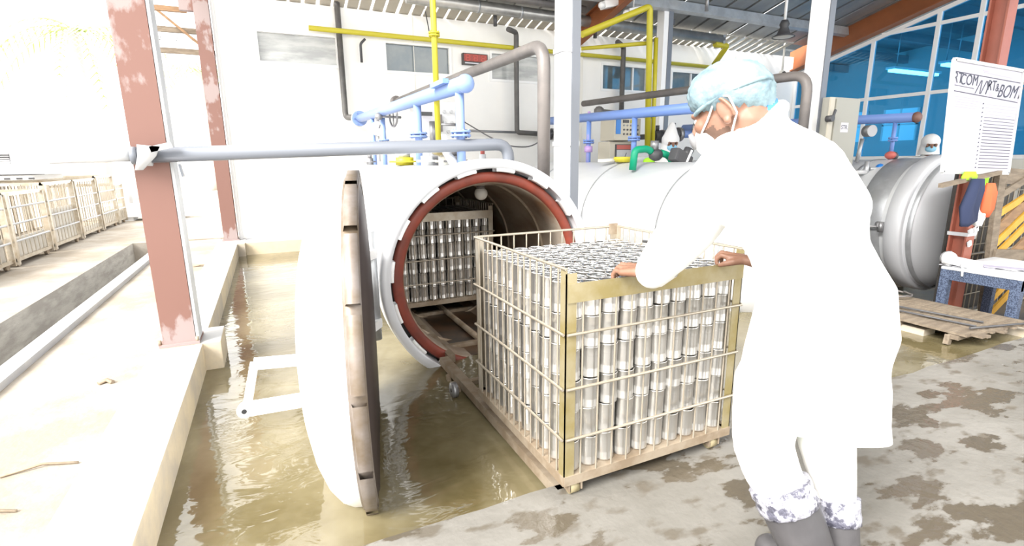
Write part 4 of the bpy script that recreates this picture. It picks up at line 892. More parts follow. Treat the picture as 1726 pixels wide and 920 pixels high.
def sheet(label, c, w, h, rot, z, m):
    a = math.radians(rot); u = Vector((math.cos(a), math.sin(a), 0)); v = Vector((-math.sin(a), math.cos(a), 0)); c = Vector((c[0], c[1], z))
    return tag(MB().obox(c, u * w / 2, v * h / 2, (0, 0, 0.002)).build('paper_sheet', m), label, 'paper', 'papers on the woven table')
sheet('loose white paper on the left half of the woven table', (4.82, 1.98), 0.22, 0.30, 8, tz + 0.003, M['paper'])
sheet('white paper lying in the middle of the woven table', (5.02, 1.86), 0.25, 0.32, -12, tz + 0.007, M['paper'])
sheet('violet-grey paper across the table middle', (4.92, 1.80), 0.10, 0.24, 25, tz + 0.012, M['faintink'])  # plain violet-grey sheet colour
sheet('white paper near the right edge of the woven table', (5.22, 1.75), 0.30, 0.22, 5, tz + 0.003, M['paper'])
cbd = thing('clipboard', 'clipboard with curled white paper at the table\'s back left corner', 'clipboard', (4.75, 2.02, tz))
MB().obox((4.84, 2.03, tz + 0.02), (0.16, 0.02, 0.0), (-0.02, 0.075, 0.01), (0, 0, 0.003)).build('backing', M['palegrey'], cbd)
MB().obox((4.84, 2.03, tz + 0.026), (0.15, 0.02, 0.0), (-0.02, 0.07, 0.01), (0, 0, 0.002)).build('sheet', M['paper'], cbd)
MB().tube([(4.70, 1.98, tz + 0.02), (4.645, 1.94, tz + 0.01), (4.63, 1.93, tz - 0.05)], 0.008, 6).build('strap', M['pale'], cbd)
# duckboard of slats over the pool corner
db = thing('duckboard', 'weathered wooden slat duckboard bridging the pool corner beside the floor', 'duckboard', (4.15, 1.9, -0.1))
A0, A1, B0, B1 = Vector((3.97, 2.45, 0.018)), Vector((3.95, 1.52, 0.018)), Vector((4.60, 2.5, 0.03)), Vector((4.62, 1.50, 0.03))
ns = 15
for k in range(ns):
    u = (k + 0.5) / ns
    a = A0.lerp(B0, u); b = A1.lerp(B1, u)
    MB().plank(a + Vector((0, random.uniform(-.03, .03), random.uniform(-0.006, 0.006))), b + Vector((0, random.uniform(-.03, .05), random.uniform(-0.006, 0.006))), 0.040 if k else 0.05, 0.016).build('slat', M['wood'], db)
for s in (0.12, 0.5, 0.88):
    MB().plank(A0.lerp(A1, s) + Vector((-0.01, 0, -0.026)), B0.lerp(B1, s) + Vector((0, 0, -0.026)), 0.06, 0.03).build('bearer', M['wood'], db)
MB().box(4.0, 4.14, 1.82, 1.97, -0.5, -0.025).build('support_block', M['curbside'], db)
MB().plank((3.955, 1.66, 0.0), (3.945, 1.66, -0.065), 0.04, 0.03, (0, 1, 0)).build('loose_cleat', M['wood'], db)
for a, b, lab in (((4.05, 2.35, 0.045), (4.14, 1.60, 0.045), 'thin dark rod lying on the duckboard, nearest the water'), ((4.14, 2.38, 0.047), (4.28, 1.62, 0.047), 'thin dark rod lying across the middle of the duckboard'), ((4.06, 1.60, 0.045), (4.55, 1.46, 0.05), 'thin dark rod lying along the duckboard end by the floor')):
    tag(MB().tube([a, b], 0.007, 6).build('metal_rod', M['darkgrey']), lab, 'rod')
hs = thing('coiled_hose', 'coil of dull reddish hose on the duckboard\'s far end', 'hose', (4.45, 2.33, 0.04))
for k, (x, y) in enumerate(((4.40, 2.38), (4.50, 2.28))):
    MB().tube([(x + 0.1 * math.cos(2 * PI * q / 20), y + 0.1 * math.sin(2 * PI * q / 20), 0.052 + 0.012 * k + 0.008 * (q % 3) / 2) for q in range(21)], 0.008, 6).build('loop', M['greypipe'], hs)
# leaning wooden rack of pallets with wire cages behind
rk = thing('wooden_rack', 'leaning wooden rack of brown and yellow slanted planks at the right edge', 'rack', (6.1, 2.2, -0.35))
RY = 2.13
MB().plank((5.60, RY, -0.35), (5.42, RY, 1.06), 0.11, 0.035, (0, 1, 0)).build('upright', M['wood'], rk)
MB().plank((6.9, RY, -0.35), (6.75, RY, 1.02), 0.11, 0.035, (0, 1, 0)).build('upright', M['wood'], rk)
MB().plank((5.42, RY + 0.03, 0.99), (6.85, RY + 0.03, 0.90), 0.13, 0.022, (0, 1, 0)).build('top_board', M['wood'], rk)
MB().plank((5.50, RY - 0.03, 0.33), (6.85, RY - 0.03, 0.20), 0.09, 0.022, (0, 1, 0)).build('cross_board', M['wood'], rk)
for z0, m, w in ((0.80, 'wood', 0.06), (0.64, 'yellowwood', 0.06), (0.48, 'wood2', 0.10), (0.36, 'yellowwood', 0.065), (0.24, 'yellowwood', 0.065), (0.08, 'wood2', 0.10), (-0.04, 'yellowwood', 0.065), (-0.18, 'yellowwood', 0.065), (-0.32, 'yellowwood', 0.065)):
    x0 = 5.50 + 0.12 * (0.4 - z0); MB().plank((x0, RY + 0.012, z0), (x0 + 0.95, RY + 0.012, z0 + (0.50 if z0 < 0.6 else 0.30)), w, 0.018, (0, 1, 0)).build('slant_plank', M[m], rk)
for k, (x, lab) in enumerate(((5.52, 'dark wire cage behind the leaning rack, beside the white box'), (6.75, 'dark wire cage behind the leaning rack at the frame edge'))):
    t = thing('wire_cage', lab, 'cage', (x + 0.55, 2.35, -0.35))
    MB().box(x, x + 1.1, 2.47, 2.485, -0.33, 1.0).build('back_sheet', M['darkseat'], t)
    for z in (-0.33, 0.25, 1.0): bar('rail', (x, 2.40, z), (x + 1.1, 2.40, z), 0.014, M['wire'], t)
    for q in range(13): bar('wire', (x + 1.1 * q / 12, 2.40, -0.35), (x + 1.1 * q / 12, 2.40, 1.0), 0.006, M['wire'], t)
    for q in range(1, 8): bar('wire', (x, 2.40, -0.3 + q * 0.16), (x + 1.1, 2.40, -0.3 + q * 0.16), 0.005, M['wire'], t)
fl = tag(MB().plank((5.86, 2.38, 0.95), (5.72, 2.38, 1.17), 0.02, 0.02).build('white_lever', M['pale']), 'thin white lever sticking up behind the top of the rack', 'lever')
# valve with blue cap and sampling cock on the third vessel, gauge stem
sv = thing('sampling_valve', 'steel sampling valve with bright blue cap on the right-hand vessel', 'valve', (5.78, 3.4, 0.95))
MB().cyl((5.62, 3.42, 0.985), (5.82, 3.42, 0.985), 0.022, 12).build('spout', M['pale'], sv)
MB().cyl((5.82, 3.42, 0.90), (5.82, 3.42, 1.10), 0.025, 12).build('valve_body', M['steel'], sv)
MB().cyl((5.84, 3.40, 1.02), (5.93, 3.36, 1.02), 0.02, 10).build('stem', M['steel'], sv)
MB().ball((5.95, 3.36, 1.015), 0.06, 2, (0.8, 0.8, 1)).build('cap', M['bluecap'], sv)
gs = thing('thermometer', 'small round thermometer on a slanted steel stem above the right-hand vessel', 'gauge', (5.95, 3.6, 1.08))
MB().tube([(5.93, 3.6, 1.09), (5.98, 3.6, 1.34)], 0.02, 10).build('stem', M['steel'], gs)
MB().cyl((5.99, 3.58, 1.42), (5.97, 3.50, 1.42), 0.062, 20).build('dial', M['greymetal'], gs)
rv = thing('red_valve', 'red-handled valve at the foot of the small blue riser', 'valve', (6.3, 3.45, 1.1))
MB().ball((6.27, 3.42, 1.15), 0.05, 2).build('valve_body', M['darkgrey'], rv)
MB().ball((6.18, 3.40, 1.16), 0.055, 2, (1, 1, 0.8)).build('red_handle', M['reddish'], rv)
# fittings crowded on top of the vessels
def fitting(label, x, y, z, h, r, m, top=None):
    t = thing('pipe_fitting', label, 'pipe fitting', (x, y, z))
    mb = MB(); mb.cyl((x, y, z), (x, y, z + h * 0.55), r, 12); mb.cyl((x, y, z + h * 0.2), (x, y, z + h * 0.32), r * 1.7, 12); mb.build('body', m, t)
    MB().cyl((x, y, z + h * 0.55), (x, y, z + h), r * 0.62, 10).build('bonnet', M[top] if top else m, t)
    return t
fz = 1.115
for lab, x, y, h, r, m, tp_ in (('small grey fitting on the open vessel, under the dial gauge', 1.1, 6.2, 0.14, 0.04, 'greymetal', None), ('small pale fitting near the first thin riser', 1.25, 5.4, 0.13, 0.05, 'palegrey', None),
        ('squat yellow fitting on the open vessel behind the long grey-blue pipe', 1.18, 4.85, 0.13, 0.085, 'yellow', 'steel'), ('dark grey relief valve standing by the control cabinet', 1.42, 4.7, 0.42, 0.05, 'greymetal', None),
        ('white fitting left of two under the grey-blue pipe', 1.22, 4.25, 0.14, 0.05, 'pale', None), ('white fitting right of two under the grey-blue pipe', 1.30, 4.05, 0.13, 0.04, 'offwhite', None),
        ('dark valve body beside the nearest blue riser', 1.30, 3.75, 0.13, 0.055, 'darkgrey', None), ('small red-topped fitting behind the nearest blue riser', 1.42, 3.5, 0.20, 0.025, 'palegrey', 'reddish'),
        ('black relief valve on the middle vessel beside the white column', 3.50, 5.9, 0.40, 0.055, 'darkgrey', 'greymetal'), ('violet riser fitting on the middle vessel', 3.72, 5.6, 0.62, 0.03, 'violet', 'violet')):
    fitting(lab, x, y, fz if abs(x - 1.215) < 0.12 or abs(x - 3.72) < .12 else fz - 0.03, h, r, M[m], tp_)
tag(MB().loft([[(1.24 + a, 3.50, 1.33), (1.27 + a, 3.50, 1.33), (1.27 + a, 3.51, 1.33), (1.24 + a, 3.51, 1.33)] if k == 0 else [(1.22 + a, 3.42, 1.20), (1.28 + a, 3.42, 1.20), (1.28 + a, 3.44, 1.20), (1.22 + a, 3.44, 1.20)] if k == 1 else [(1.26 + a, 3.36, 1.10), (1.34 + a, 3.36, 1.10), (1.34 + a, 3.38, 1.10), (1.26 + a, 3.38, 1.10)] for k in range(3) for a in (-0.12,)]).build('tape_tail', M['pale']), 'white tape tail hanging over the grey-blue pipe near the blue riser', 'tape')
# hoses, actuator and tray on the middle vessel
gh = thing('green_hose', 'sea-green rubber hose looping over dark pump fittings on the middle vessel', 'hose', (3.65, 4.25, 1.08))
MB().tube(bend([(3.36, 4.25, 1.04), (3.38, 4.25, 1.24), (3.55, 4.25, 1.25), (3.59, 4.25, 1.22)], 0.05), 0.036, 12).build('hose', M['green'], gh)
MB().tube(bend([(3.71, 4.25, 1.21), (3.83, 4.25, 1.18), (3.91, 4.25, 1.07)], 0.05), 0.036, 12).build('hose', M['green'], gh)
MB().ball((3.65, 4.25, 1.19), 0.082, 2, (1, 0.8, 0.8)).build('pump_body', M['darkgrey'], gh)
MB().cyl((3.63, 4.25, 1.24), (3.63, 4.25, 1.33), 0.042, 12).build('pump_cap', M['greymetal'], gh)
ac = thing('dark_actuator', 'dark actuator with white straps right of the green hose', 'valve', (3.80, 4.05, 1.08))
MB().obox((3.80, 4.05, 1.15), (0.10, 0, -0.05), (0, 0.06, 0), (0.02, 0, 0.06)).build('body', M['darkgrey'], ac, bevel=0.02)
MB().plank((3.80, 3.99, 1.06), (3.88, 3.98, 1.23), 0.02, 0.012, (0, 1, 0)).build('strap', M['pale'], ac)
MB().cyl((3.86, 4.05, 1.16), (3.91, 4.05, 1.24), 0.05, 12).build('cap', M['darkgrey'], ac)
ty = tag(MB().plank((3.42, 4.9, 1.135), (4.1, 4.9, 1.165), 0.1, 0.03).build('white_board', M['pale']), 'flat white board lying on top of the middle vessel', 'board')
tag(MB().lathe((3.62, 4.75, 1.115), (0, 0, 1), [(0, 0.0), (0, 0.08), (0.04, 0.11), (0.06, 0.10), (0.06, 0)], 20).build('yellow_valve', M['yellow']), 'squat yellow valve cap under the white board on the middle vessel', 'valve')
tag(MB().ball((3.96, 4.72, 1.115), 0.065, 2, (1.1, 1, 0.8)).build('green_bag', M['lime']), 'small pale green bundle beside the small worker', 'bundle')
rr = thing('flange_ring', 'white ring flange standing on the middle vessel next to the big worker', 'flange', (3.93, 3.36, 1.05))
MB().lathe((3.93, 3.36, 1.135), (-0.3, -1, 0), [(0, 0.028), (0, 0.07), (0.05, 0.07), (0.05, 0.028), (0, 0.028)], 20).build('ring', M['pale'], rr)

# ================================================================== YARD ON THE LEFT
random.seed(5)
yl = ['nearest yard basket, its lower half dark, cut by the frame edge', 'second yard basket with a yellowish inner grid', 'third yard basket, tall, part filled with dark material', 'fourth yard basket, bright and nearly empty', 'fifth yard basket, pale, before the last one', 'last and smallest-looking yard basket far along the row']
def yard_basket(y0, ln, label, k):
    x1, x0, zb, zt = -2.47, -3.35, 0.18, (0.86, 0.86, 0.93, 0.93, 0.96, 0.80)[k]
    t = thing('yard_basket', label, 'basket', ((x0 + x1) / 2, y0 + ln / 2, 0.1), 'wire baskets lined up in the yard')
    for x in (x0, x1):
        for y in (y0, y0 + ln): MB().box(x - 0.025, x + 0.025, y - 0.025 if y > y0 else y, y if y > y0 else y + 0.05, 0.13, zt).build('corner_post', M['wire'], t)
    for z in (zb, zt): 
        MB().box(x1 - 0.02, x1 + 0.012, y0, y0 + ln, z - 0.018, z + 0.018).build('frame_bar', M['wire'], t); MB().box(x0 - 0.02, x0 + 0.012, y0, y0 + ln, z - 0.018, z + 0.018).build('frame_bar', M['wire'], t)
        MB().box(x0, x1, y0, y0 + 0.03, z - 0.018, z + 0.018).build('frame_bar', M['wire'], t); MB().box(x0, x1, y0 + ln - 0.03, y0 + ln, z - 0.018, z + 0.018).build('frame_bar', M['wire'], t)
    for z in (0.37, 0.55, 0.72):
        if z < zt - .05: bar('level_rod', (x1 + 0.015, y0, z), (x1 + 0.015, y0 + ln, z), 0.011, M['curb'], t)
    for q in range(1, 9):
        bar('wire', (x1, y0 + ln * q / 9, zb), (x1, y0 + ln * q / 9, zt), 0.005, M['wire'], t); bar('wire', (x0, y0 + ln * q / 9, zb), (x0, y0 + ln * q / 9, zt), 0.006, M['rustbrown'], t)
        bar('wire', (x0 + (x1 - x0) * q / 9, y0, zb), (x0 + (x1 - x0) * q / 9, y0, zt), 0.005, M['wire'], t)
    hfill = (0.42, 0.40, 0.62, 0.26, 0.40, 0.34)[k]
    MB().box(x1 - 0.03, x1 - 0.022, y0 + 0.05, y0 + ln - 0.05, zb, hfill).build('side_panel', M['dirtymesh'], t)
    MB().box(x0 + 0.05, x1 - 0.03, y0 + 0.05, y0 + ln - 0.05, zb - 0.01, zb + 0.01).build('floor_panel', M['rustbrown'], t)
    for y in (y0 + 0.1, y0 + ln - 0.1): MB().cyl((x1 - 0.04, y, 0.14), (x1 - 0.01, y, 0.14), 0.04, 10).build('wheel', M['rustbrown'], t)
for k, (y, ln) in enumerate(((5.75, 1.15), (6.96, 1.02), (8.05, 1.03), (9.15, 0.98), (10.2, 0.95), (11.2, 0.55))): yard_basket(y, ln, yl[k], k)
sk = thing('crate', 'white crate block behind the yard baskets, lowest of the stack', 'crate', (-3.6, 9.3, 0.1))
MB().box(-4.6, -3.4, 8.8, 9.8, 0.1, 0.964).build('body', M['pale'], sk, bevel=0.02)
for k in range(8): MB().box(-4.5 + k * 0.14, -4.42 + k * 0.14, 8.79, 8.81, 0.84, 0.86).build('slot', M['darkgrey'], sk)
s2 = thing('pallet', 'white perforated pallet, second layer of the stack behind the yard baskets', 'pallet', (-3.6, 9.3, 0.93))
MB().box(-4.7, -2.75, 8.75, 9.85, 0.965, 1.03).build('deck', M['pale'], s2, bevel=0.012)
for k in range(16): MB().box(-4.6 + k * 0.12, -4.54 + k * 0.12, 8.745, 8.76, 0.975, 0.995).build('slot', M['darkgrey'], s2)
s3 = thing('pallet', 'white slab pallet with a dark hand slot, third layer of the stack', 'pallet', (-3.6, 9.3, 1.03))
MB().box(-4.8, -2.60, 8.72, 9.88, 1.034, 1.165).build('deck', M['pale'], s3, bevel=0.012)
MB().box(-3.5, -3.2, 8.715, 8.73, 1.10, 1.115).build('slot', M['darkgrey'], s3)
MB().box(-4.8, -2.62, 8.715, 8.74, 1.034, 1.042).build('painted_shadow_gap', M['darkgrey'], s3)  # dark strip paints the shadow gap under the slab
s4 = thing('slatted_tray', 'grey slatted tray on top of the white pallet stack', 'tray', (-3.9, 9.3, 1.17))
for k in range(5): MB().box(-4.9, -2.95, 8.75, 9.8, 1.175 + k * 0.028, 1.192 + k * 0.028).build('slat', M['greymetal'], s4)
MB().box(-2.95, -2.65, 8.78, 9.75, 1.172, 1.30).build('end_block', M['pale'], s4)
lb = thing('concrete_bench', 'low white slab bench across the far end of the yard', 'bench', (-2.3, 12.0, 0.1))
MB().box(-3.1, -1.5, 11.8, 12.3, 0.17, 0.40).build('slab', M['pale'], lb, bevel=0.01)
for x in (-2.95, -2.45, -1.7): MB().box(x - 0.07, x + 0.07, 11.85, 12.25, 0.1, 0.17).build('foot', M['pale'], lb)
for k, (x, lab) in enumerate(((-2.62, 'thin pale post far behind the grey-blue pipe'),)):
    tag(MB().cyl((x, 13, 0.1), (x, 13, 2.0), 0.05, 10).build('yard_post', M['palegrey']), lab, 'post')
yt = thing('yard_tap', 'dark tap on a pale standpipe far behind the grey-blue pipe', 'tap', (-2.4, 13, 0.1))
MB().cyl((-2.38, 13, 0.1), (-2.38, 13, 1.75), 0.03, 8).build('standpipe', M['palegrey'], yt)
MB().ball((-2.38, 13, 1.78), 0.10, 2, (0.7, 0.7, 1.3)).build('tap_body', M['greymetal'], yt)
# palms beyond the yard, nearly lost in the glare
def palm(x, y, h, label, n, seed):
    rnd = random.Random(seed); t = thing('palm_tree', label, 'tree', (x, y, 0.1), 'palms beyond the yard')
    MB().tube([(x + 0.1 * math.sin(k * 0.6), y, 0.1 + h * k / 8) for k in range(9)], [0.22 - 0.012 * k for k in range(9)], 10).build('trunk', M['trunk'], t)
    for k in range(n):
        a = 2 * PI * k / n + rnd.uniform(-.2, .2); L = rnd.uniform(2.0, 2.9); up = rnd.uniform(0.2, 1.2)
        mb = MB(); pts = []
        for q in range(9):
            s = q / 8; pts.append(Vector((x + math.cos(a) * L * s, y + math.sin(a) * L * s, h + up * s * 1.6 - 2.6 * s * s)))
        mb.tube(pts, [0.03 - 0.003 * q for q in range(9)], 5)
        sd = Vector((-math.sin(a), math.cos(a), 0))
        for q in range(1, 16):
            s = q / 16; i = min(int(s * 8), 7); p = pts[i].lerp(pts[i + 1], s * 8 - i); d = (pts[i + 1] - pts[i]).normalized()
            ll = 0.75 * math.sin(PI * (0.12 + 0.85 * s)) + 0.12
            for sg_ in (-1, 1):
                e = p + sd * sg_ * ll * 0.75 + d * ll * 0.4 - Vector((0, 0, ll * 0.45)); mb.poly([p - d * 0.03, p + d * 0.03, e])
        mb.build('frond', M['foliage'], t)
palm(-8.5, 15.5, 4.2, 'pale palm tree at the far left, fronds fading into glare', 12, 1)
palm(-4.4, 19.0, 4.8, 'paler palm tree left of the first red column', 12, 2)
palm(-1.9, 24.0, 4.6, 'distant palm seen between the two red columns', 11, 3)
# litter on the sandy strip
for k, (x, y, lx, lab) in enumerate(((-0.98, 1.95, 0.16, 'dry twig on the sand near the frame bottom'), (-0.95, 2.2, 0.22, 'longer dry twig on the sand nearest the frame edge'), (-0.86, 3.0, 0.06, 'tiny dark leaf scrap on the sand beside the white kerb'), (-0.8, 6.2, 0.12, 'dark scrap on the sand behind the first red column'))):
    tag(MB().tube([(x, y, 0.09), (x + lx * 0.5, y + 0.02, 0.097), (x + lx, y - 0.01, 0.09)], 0.005 if k < 2 else 0.012, 5).build('twig', M['rustbrown']), lab, 'litter')
# ================================================================== PEOPLE
def chain(mb, pts):
    """Tapered limb: pts = [(position, radius), ...]"""
    for (a, ra), (b, rb) in zip(pts, pts[1:]): mb.cone(a, b, ra, rb, 16)
    for a, ra in pts: mb.ball(a, ra, 2)
def hand(mb, W, K, lat, up, thumb, curl=1.0):
    """W wrist, K knuckle centre, lat unit vector towards the little finger side, thumb on the other side."""
    W = Vector(W); K = Vector(K); d = (K - W).normalized(); lat = Vector(lat).normalized(); up = Vector(up).normalized()
    for i, (ln, r) in enumerate(((0.95, 0.0092), (1.06, 0.0095), (1.0, 0.0092), (0.80, 0.0082))):
        k = K + lat * ((i - 1.5) * 0.0225) - up * (0.004 * abs(i - 1.2)) - d * (0.006 * abs(i - 1))
        mb.cone(W + lat * (i - 1.5) * 0.011, k, 0.0175, 0.0125, 12); mb.ball(k, 0.0128, 2)
        a = k + d * 0.030 * ln + up * 0.001; b = a + (d * 0.55 - up * 0.85 * curl) * 0.024 * ln; c = b + (-d * 0.25 - up * 0.9 * curl) * 0.019 * ln
        chain(mb, [(k, r * 1.12), (a, r), (b, r * 0.92), (c, r * 0.80)])
    t0 = W + d * 0.028 - lat * 0.018; t1 = t0 - lat * 0.028 + d * 0.024 - up * 0.012; t2 = t1 + d * 0.026 - lat * 0.004 - up * 0.014; t3 = t2 + d * 0.018 + lat * 0.006 - up * 0.012
    chain(mb, [(t0, 0.017), (t1, 0.0125), (t2, 0.0105), (t3, 0.0085)])
def frame(f, u):
    f = Vector(f).normalized(); u = Vector(u); u = (u - f * u.dot(f)).normalized(); r = f.cross(u); return f, u, r
def headshape(mb, c, f, u, r, s=1.0):
    c = Vector(c); R3 = Matrix((r, f, u)).transposed()
    def q(a, b, d): return c + (r * a + f * b + u * d) * s
    mb.ball(q(0, -0.012, 0.032), 0.088 * s, 3, (0.86, 1.08, 0.98), R3)
    mb.ball(q(0, 0.022, -0.012), 0.066 * s, 3, (0.98, 1.02, 1.1), R3)
    mb.ball(q(0, 0.050, -0.062), 0.040 * s, 2, (1.15, 0.95, 0.9), R3)
    mb.cone(q(0, -0.01, -0.06), q(0, 0.055, -0.075), 0.056 * s, 0.032 * s, 16)
    for a in (-1, 1):
        mb.ball(q(a * 0.034, 0.066, -0.012), 0.024 * s, 2)                       # cheek
        mb.ball(q(a * 0.030, 0.075, 0.022), 0.016 * s, 2, (1.5, 0.8, 0.6), R3)   # brow
        mb.ball(q(a * 0.076, -0.012, -0.008), 0.032 * s, 2, (0.24, 0.62, 1.0), R3)   # ear
        mb.tube([q(a * (0.078 + 0.008 * math.sin(t)), -0.012 - 0.020 * math.cos(t * 1.0 - 0.5), -0.006 + 0.032 * math.sin(t * 1.1 - 1.2)) for t in [k * 0.3 for k in range(11)]], 0.0045 * s, 6)
        mb.ball(q(a * 0.076, -0.010, -0.038), 0.010 * s, 2)                      # ear lobe
    mb.cone(q(0, 0.082, 0.018), q(0, 0.106, -0.020), 0.009 * s, 0.015 * s, 12); mb.ball(q(0, 0.104, -0.021), 0.0145 * s, 2)
    mb.ball(q(-0.012, 0.093, -0.024), 0.009 * s, 2); mb.ball(q(0.012, 0.093, -0.024), 0.009 * s, 2)
    mb.ball(q(0, 0.084, -0.047), 0.011 * s, 2, (2.0, 0.8, 0.5), R3); mb.ball(q(0, 0.083, -0.056), 0.011 * s, 2, (1.8, 0.8, 0.6), R3)
    return q
# ---------------------------------------------------------------- the worker who pushes the basket
wk = thing('person', 'worker in white coat, pale blue hairnet, mask and grey boots, leaning and pushing the basket', 'person', (1.14, 0.72, 0.0))
HC = Vector((1.116, 1.018, 1.272)); hf, hu, hr = frame((-0.32, 0.84, -0.42), (-0.10, 0.25, 1))
mb = MB(); q = headshape(mb, HC, hf, hu, hr)
chain(mb, [(q(0, -0.03, -0.045), 0.056), ((1.165, 0.985, 1.215), 0.058), ((1.19, 0.955, 1.165), 0.075)])
chain(mb, [((1.205, 0.94, 1.12), 0.10), ((1.225, 0.89, 1.0), 0.10), ((1.25, 0.83, 0.86), 0.10), ((1.22, 0.79, 0.74), 0.11)])
SL_ = Vector((1.09, 0.99, 1.115)); SR_ = Vector((1.345, 0.915, 1.115))
chain(mb, [((1.20, 0.95, 1.13), 0.07), (SL_, 0.052), ((1.085, 1.085, 0.985), 0.042), ((1.068, 1.185, 0.865), 0.037), ((1.055, 1.258, 0.802), 0.027)])
chain(mb, [((1.22, 0.94, 1.13), 0.07), (SR_, 0.052), ((1.48, 0.95, 1.0), 0.044), ((1.595, 1.005, 0.885), 0.040), ((1.560, 1.12, 0.790), 0.036), ((1.545, 1.235, 0.785), 0.027)])
hand(mb, (1.052, 1.262, 0.801), (1.040, 1.325, 0.803), (-0.98, -0.12, -0.12), (0.1, -0.15, 1), 1)
hand(mb, (1.542, 1.248, 0.788), (1.512, 1.322, 0.803), (0.93, 0.35, 0.0), (0.1, -0.15, 1), 1)
chain(mb, [((1.17, 0.80, 0.70), 0.085), ((1.07, 0.79, 0.48), 0.055), ((1.09, 0.74, 0.33), 0.044), ((1.135, 0.645, 0.13), 0.034), ((1.09, 0.79, 0.055), 0.028)])
chain(mb, [((1.25, 0.745, 0.70), 0.080), ((1.21, 0.725, 0.48), 0.050), ((1.245, 0.71, 0.33), 0.036), ((1.236, 0.655, 0.11), 0.032), ((1.21, 0.80, 0.05), 0.028)])
body = mb.build('body', [M['skin'], M['beard'], M['lips']], wk)
remesh(body, 0.0036, 3)
off = WL['person']
for p in body.data.polygons:
    c = p.center + off - HC; a, b, d = c.dot(hr), c.dot(hf), c.dot(hu)
    if c.length < 0.16 and d < -0.028 and b > 0.0 and abs(a) < 0.075 and not (d > -0.045 and b < 0.03): p.material_index = 1
    if abs(a) < 0.022 and b > 0.082 and -0.064 < d < -0.041: p.material_index = 2
for a in (-1, 1):
    e = MB().ball(q(a * 0.031, 0.074, 0.004), 0.0125, 2).build('eye', M['whitepaint'], wk)
    MB().ball(q(a * 0.031, 0.0835, 0.003), 0.0058, 2).build('iris', M['hair'], e)
MB().ball(q(0, -0.016, 0.040), 0.082, 3, (0.93, 1.08, 0.95), Matrix((hr, hf, hu)).transposed()).build('hair', M['hair'], wk)
# bouffant cap
capc = Vector((1.124, 1.030, 1.315)); cf, cu_, cr = frame((-0.66, 0.74, 0.0), (-0.05, 0.1, 1))
mb = MB(); bmesh.ops.create_icosphere(mb.bm, subdivisions=5, radius=1)
for v in mb.bm.verts:
    n = v.co.copy(); amp = 0.035 * mnoise.noise(n * 3.2) + 0.03 * mnoise.noise(n * 8.0) + 0.018 * mnoise.noise(n * 17)
    z = n.z if n.z > -0.62 else -0.62 - (abs(n.z) - 0.62) * 0.15
    kk = 1 + amp
    if n.z < -0.35: kk *= 1 - 0.10 * min(1, (-n.z - 0.35) / 0.4) + 0.02 * math.sin(28 * math.atan2(n.y, n.x))
    low = max(0.0, -n.z) * max(0.0, -n.y)
    v.co = capc + cr * (n.x * kk * 0.103) + cf * (n.y * kk * 0.107 * (1 + 0.22 * low)) + cu_ * (z * kk * 0.084 * (1 + 0.75 * low))
for f in mb.bm.faces: f.smooth = True
cap = mb.build('hair_cap', M['capcloth'], wk)
MB().tube([q(0.083 * math.cos(t), -0.012 + 0.100 * math.sin(t), 0.024 - 0.002 * math.sin(t)) for t in [2 * PI * k / 40 for k in range(41)]], 0.006, 6, caps=False).build('elastic_edge', M['capcloth'], cap)
# mask with straps and a grey front disc
mb = MB(); bmesh.ops.create_icosphere(mb.bm, subdivisions=4, radius=1)
for v in mb.bm.verts:
    n = v.co; v.co = q(n.x * 0.050, 0.070 + n.y * 0.046, -0.048 + n.z * 0.046)
for f in mb.bm.faces: f.smooth = True
msk = mb.build('face_mask', M['maskcloth'], wk)
MB().lathe(q(-0.022, 0.104, -0.034), hf - hr * 0.45, [(0, 0.0), (0, 0.024), (0.012, 0.022), (0.016, 0.0)], 18).build('mask_grey_disc', M['maskgrey'], msk)
for a in (-1, 1):
    MB().tube([q(a * 0.052, 0.070, -0.030), q(a * 0.066, 0.040, -0.012), q(a * 0.078, 0.008, 0.016), q(a * 0.084, -0.012, 0.030), q(a * 0.086, -0.036, 0.012), q(a * 0.074, -0.036, -0.03), q(a * 0.058, 0.0, -0.07), q(a * 0.05, 0.045, -0.072)], 0.0028, 6).build('strap', M['maskcloth'], msk)
# blue collar of the shirt underneath
cc = Vector((1.158, 1.003, 1.252)); ca = Vector((0.0555, -0.017, 0.036)) * 1.1; cb_ = Vector((0.028, 0.062, 0.0)) * 1.0
MB().tube([cc + ca * math.cos(t) + cb_ * math.sin(t) for t in [2 * PI * k / 32 for k in range(33)]], 0.0135, 8, caps=False).build('shirt_collar', M['bluecloth'], wk)
# white coat: torso, sleeves, hanging tail
COAT = [((1.205, 0.985, 1.280), 0.022, 0.04), ((1.198, 0.988, 1.262), 0.042, 0.055), ((1.197, 0.983, 1.24), 0.07, 0.078), ((1.201, 0.974, 1.216), 0.118, 0.105), ((1.211, 0.961, 1.181), 0.158, 0.12), ((1.21, 0.943, 1.128), 0.182, 0.125),
    ((1.213, 0.921, 1.067), 0.192, 0.13), ((1.224, 0.895, 1.006), 0.190, 0.13), ((1.236, 0.869, 0.946), 0.161, 0.125), ((1.257, 0.839, 0.887), 0.157, 0.125), ((1.270, 0.812, 0.828), 0.164, 0.13),
    ((1.260, 0.798, 0.769), 0.166, 0.135), ((1.244, 0.786, 0.711), 0.178, 0.14), ((1.214, 0.780, 0.654), 0.174, 0.14), ((1.192, 0.768, 0.583), 0.176, 0.14), ((1.172, 0.749, 0.520), 0.174, 0.135)]
su = Vector((0.904, -0.427, 0)).normalized(); sv_ = Vector((0.427, 0.904, 0)).normalized()
mb = MB()
mb.loft([[Vector(c) + su * (a * math.cos(t)) + sv_ * (b * math.sin(t)) for t in [2 * PI * k / 32 for k in range(32)]] for c, a, b in COAT])
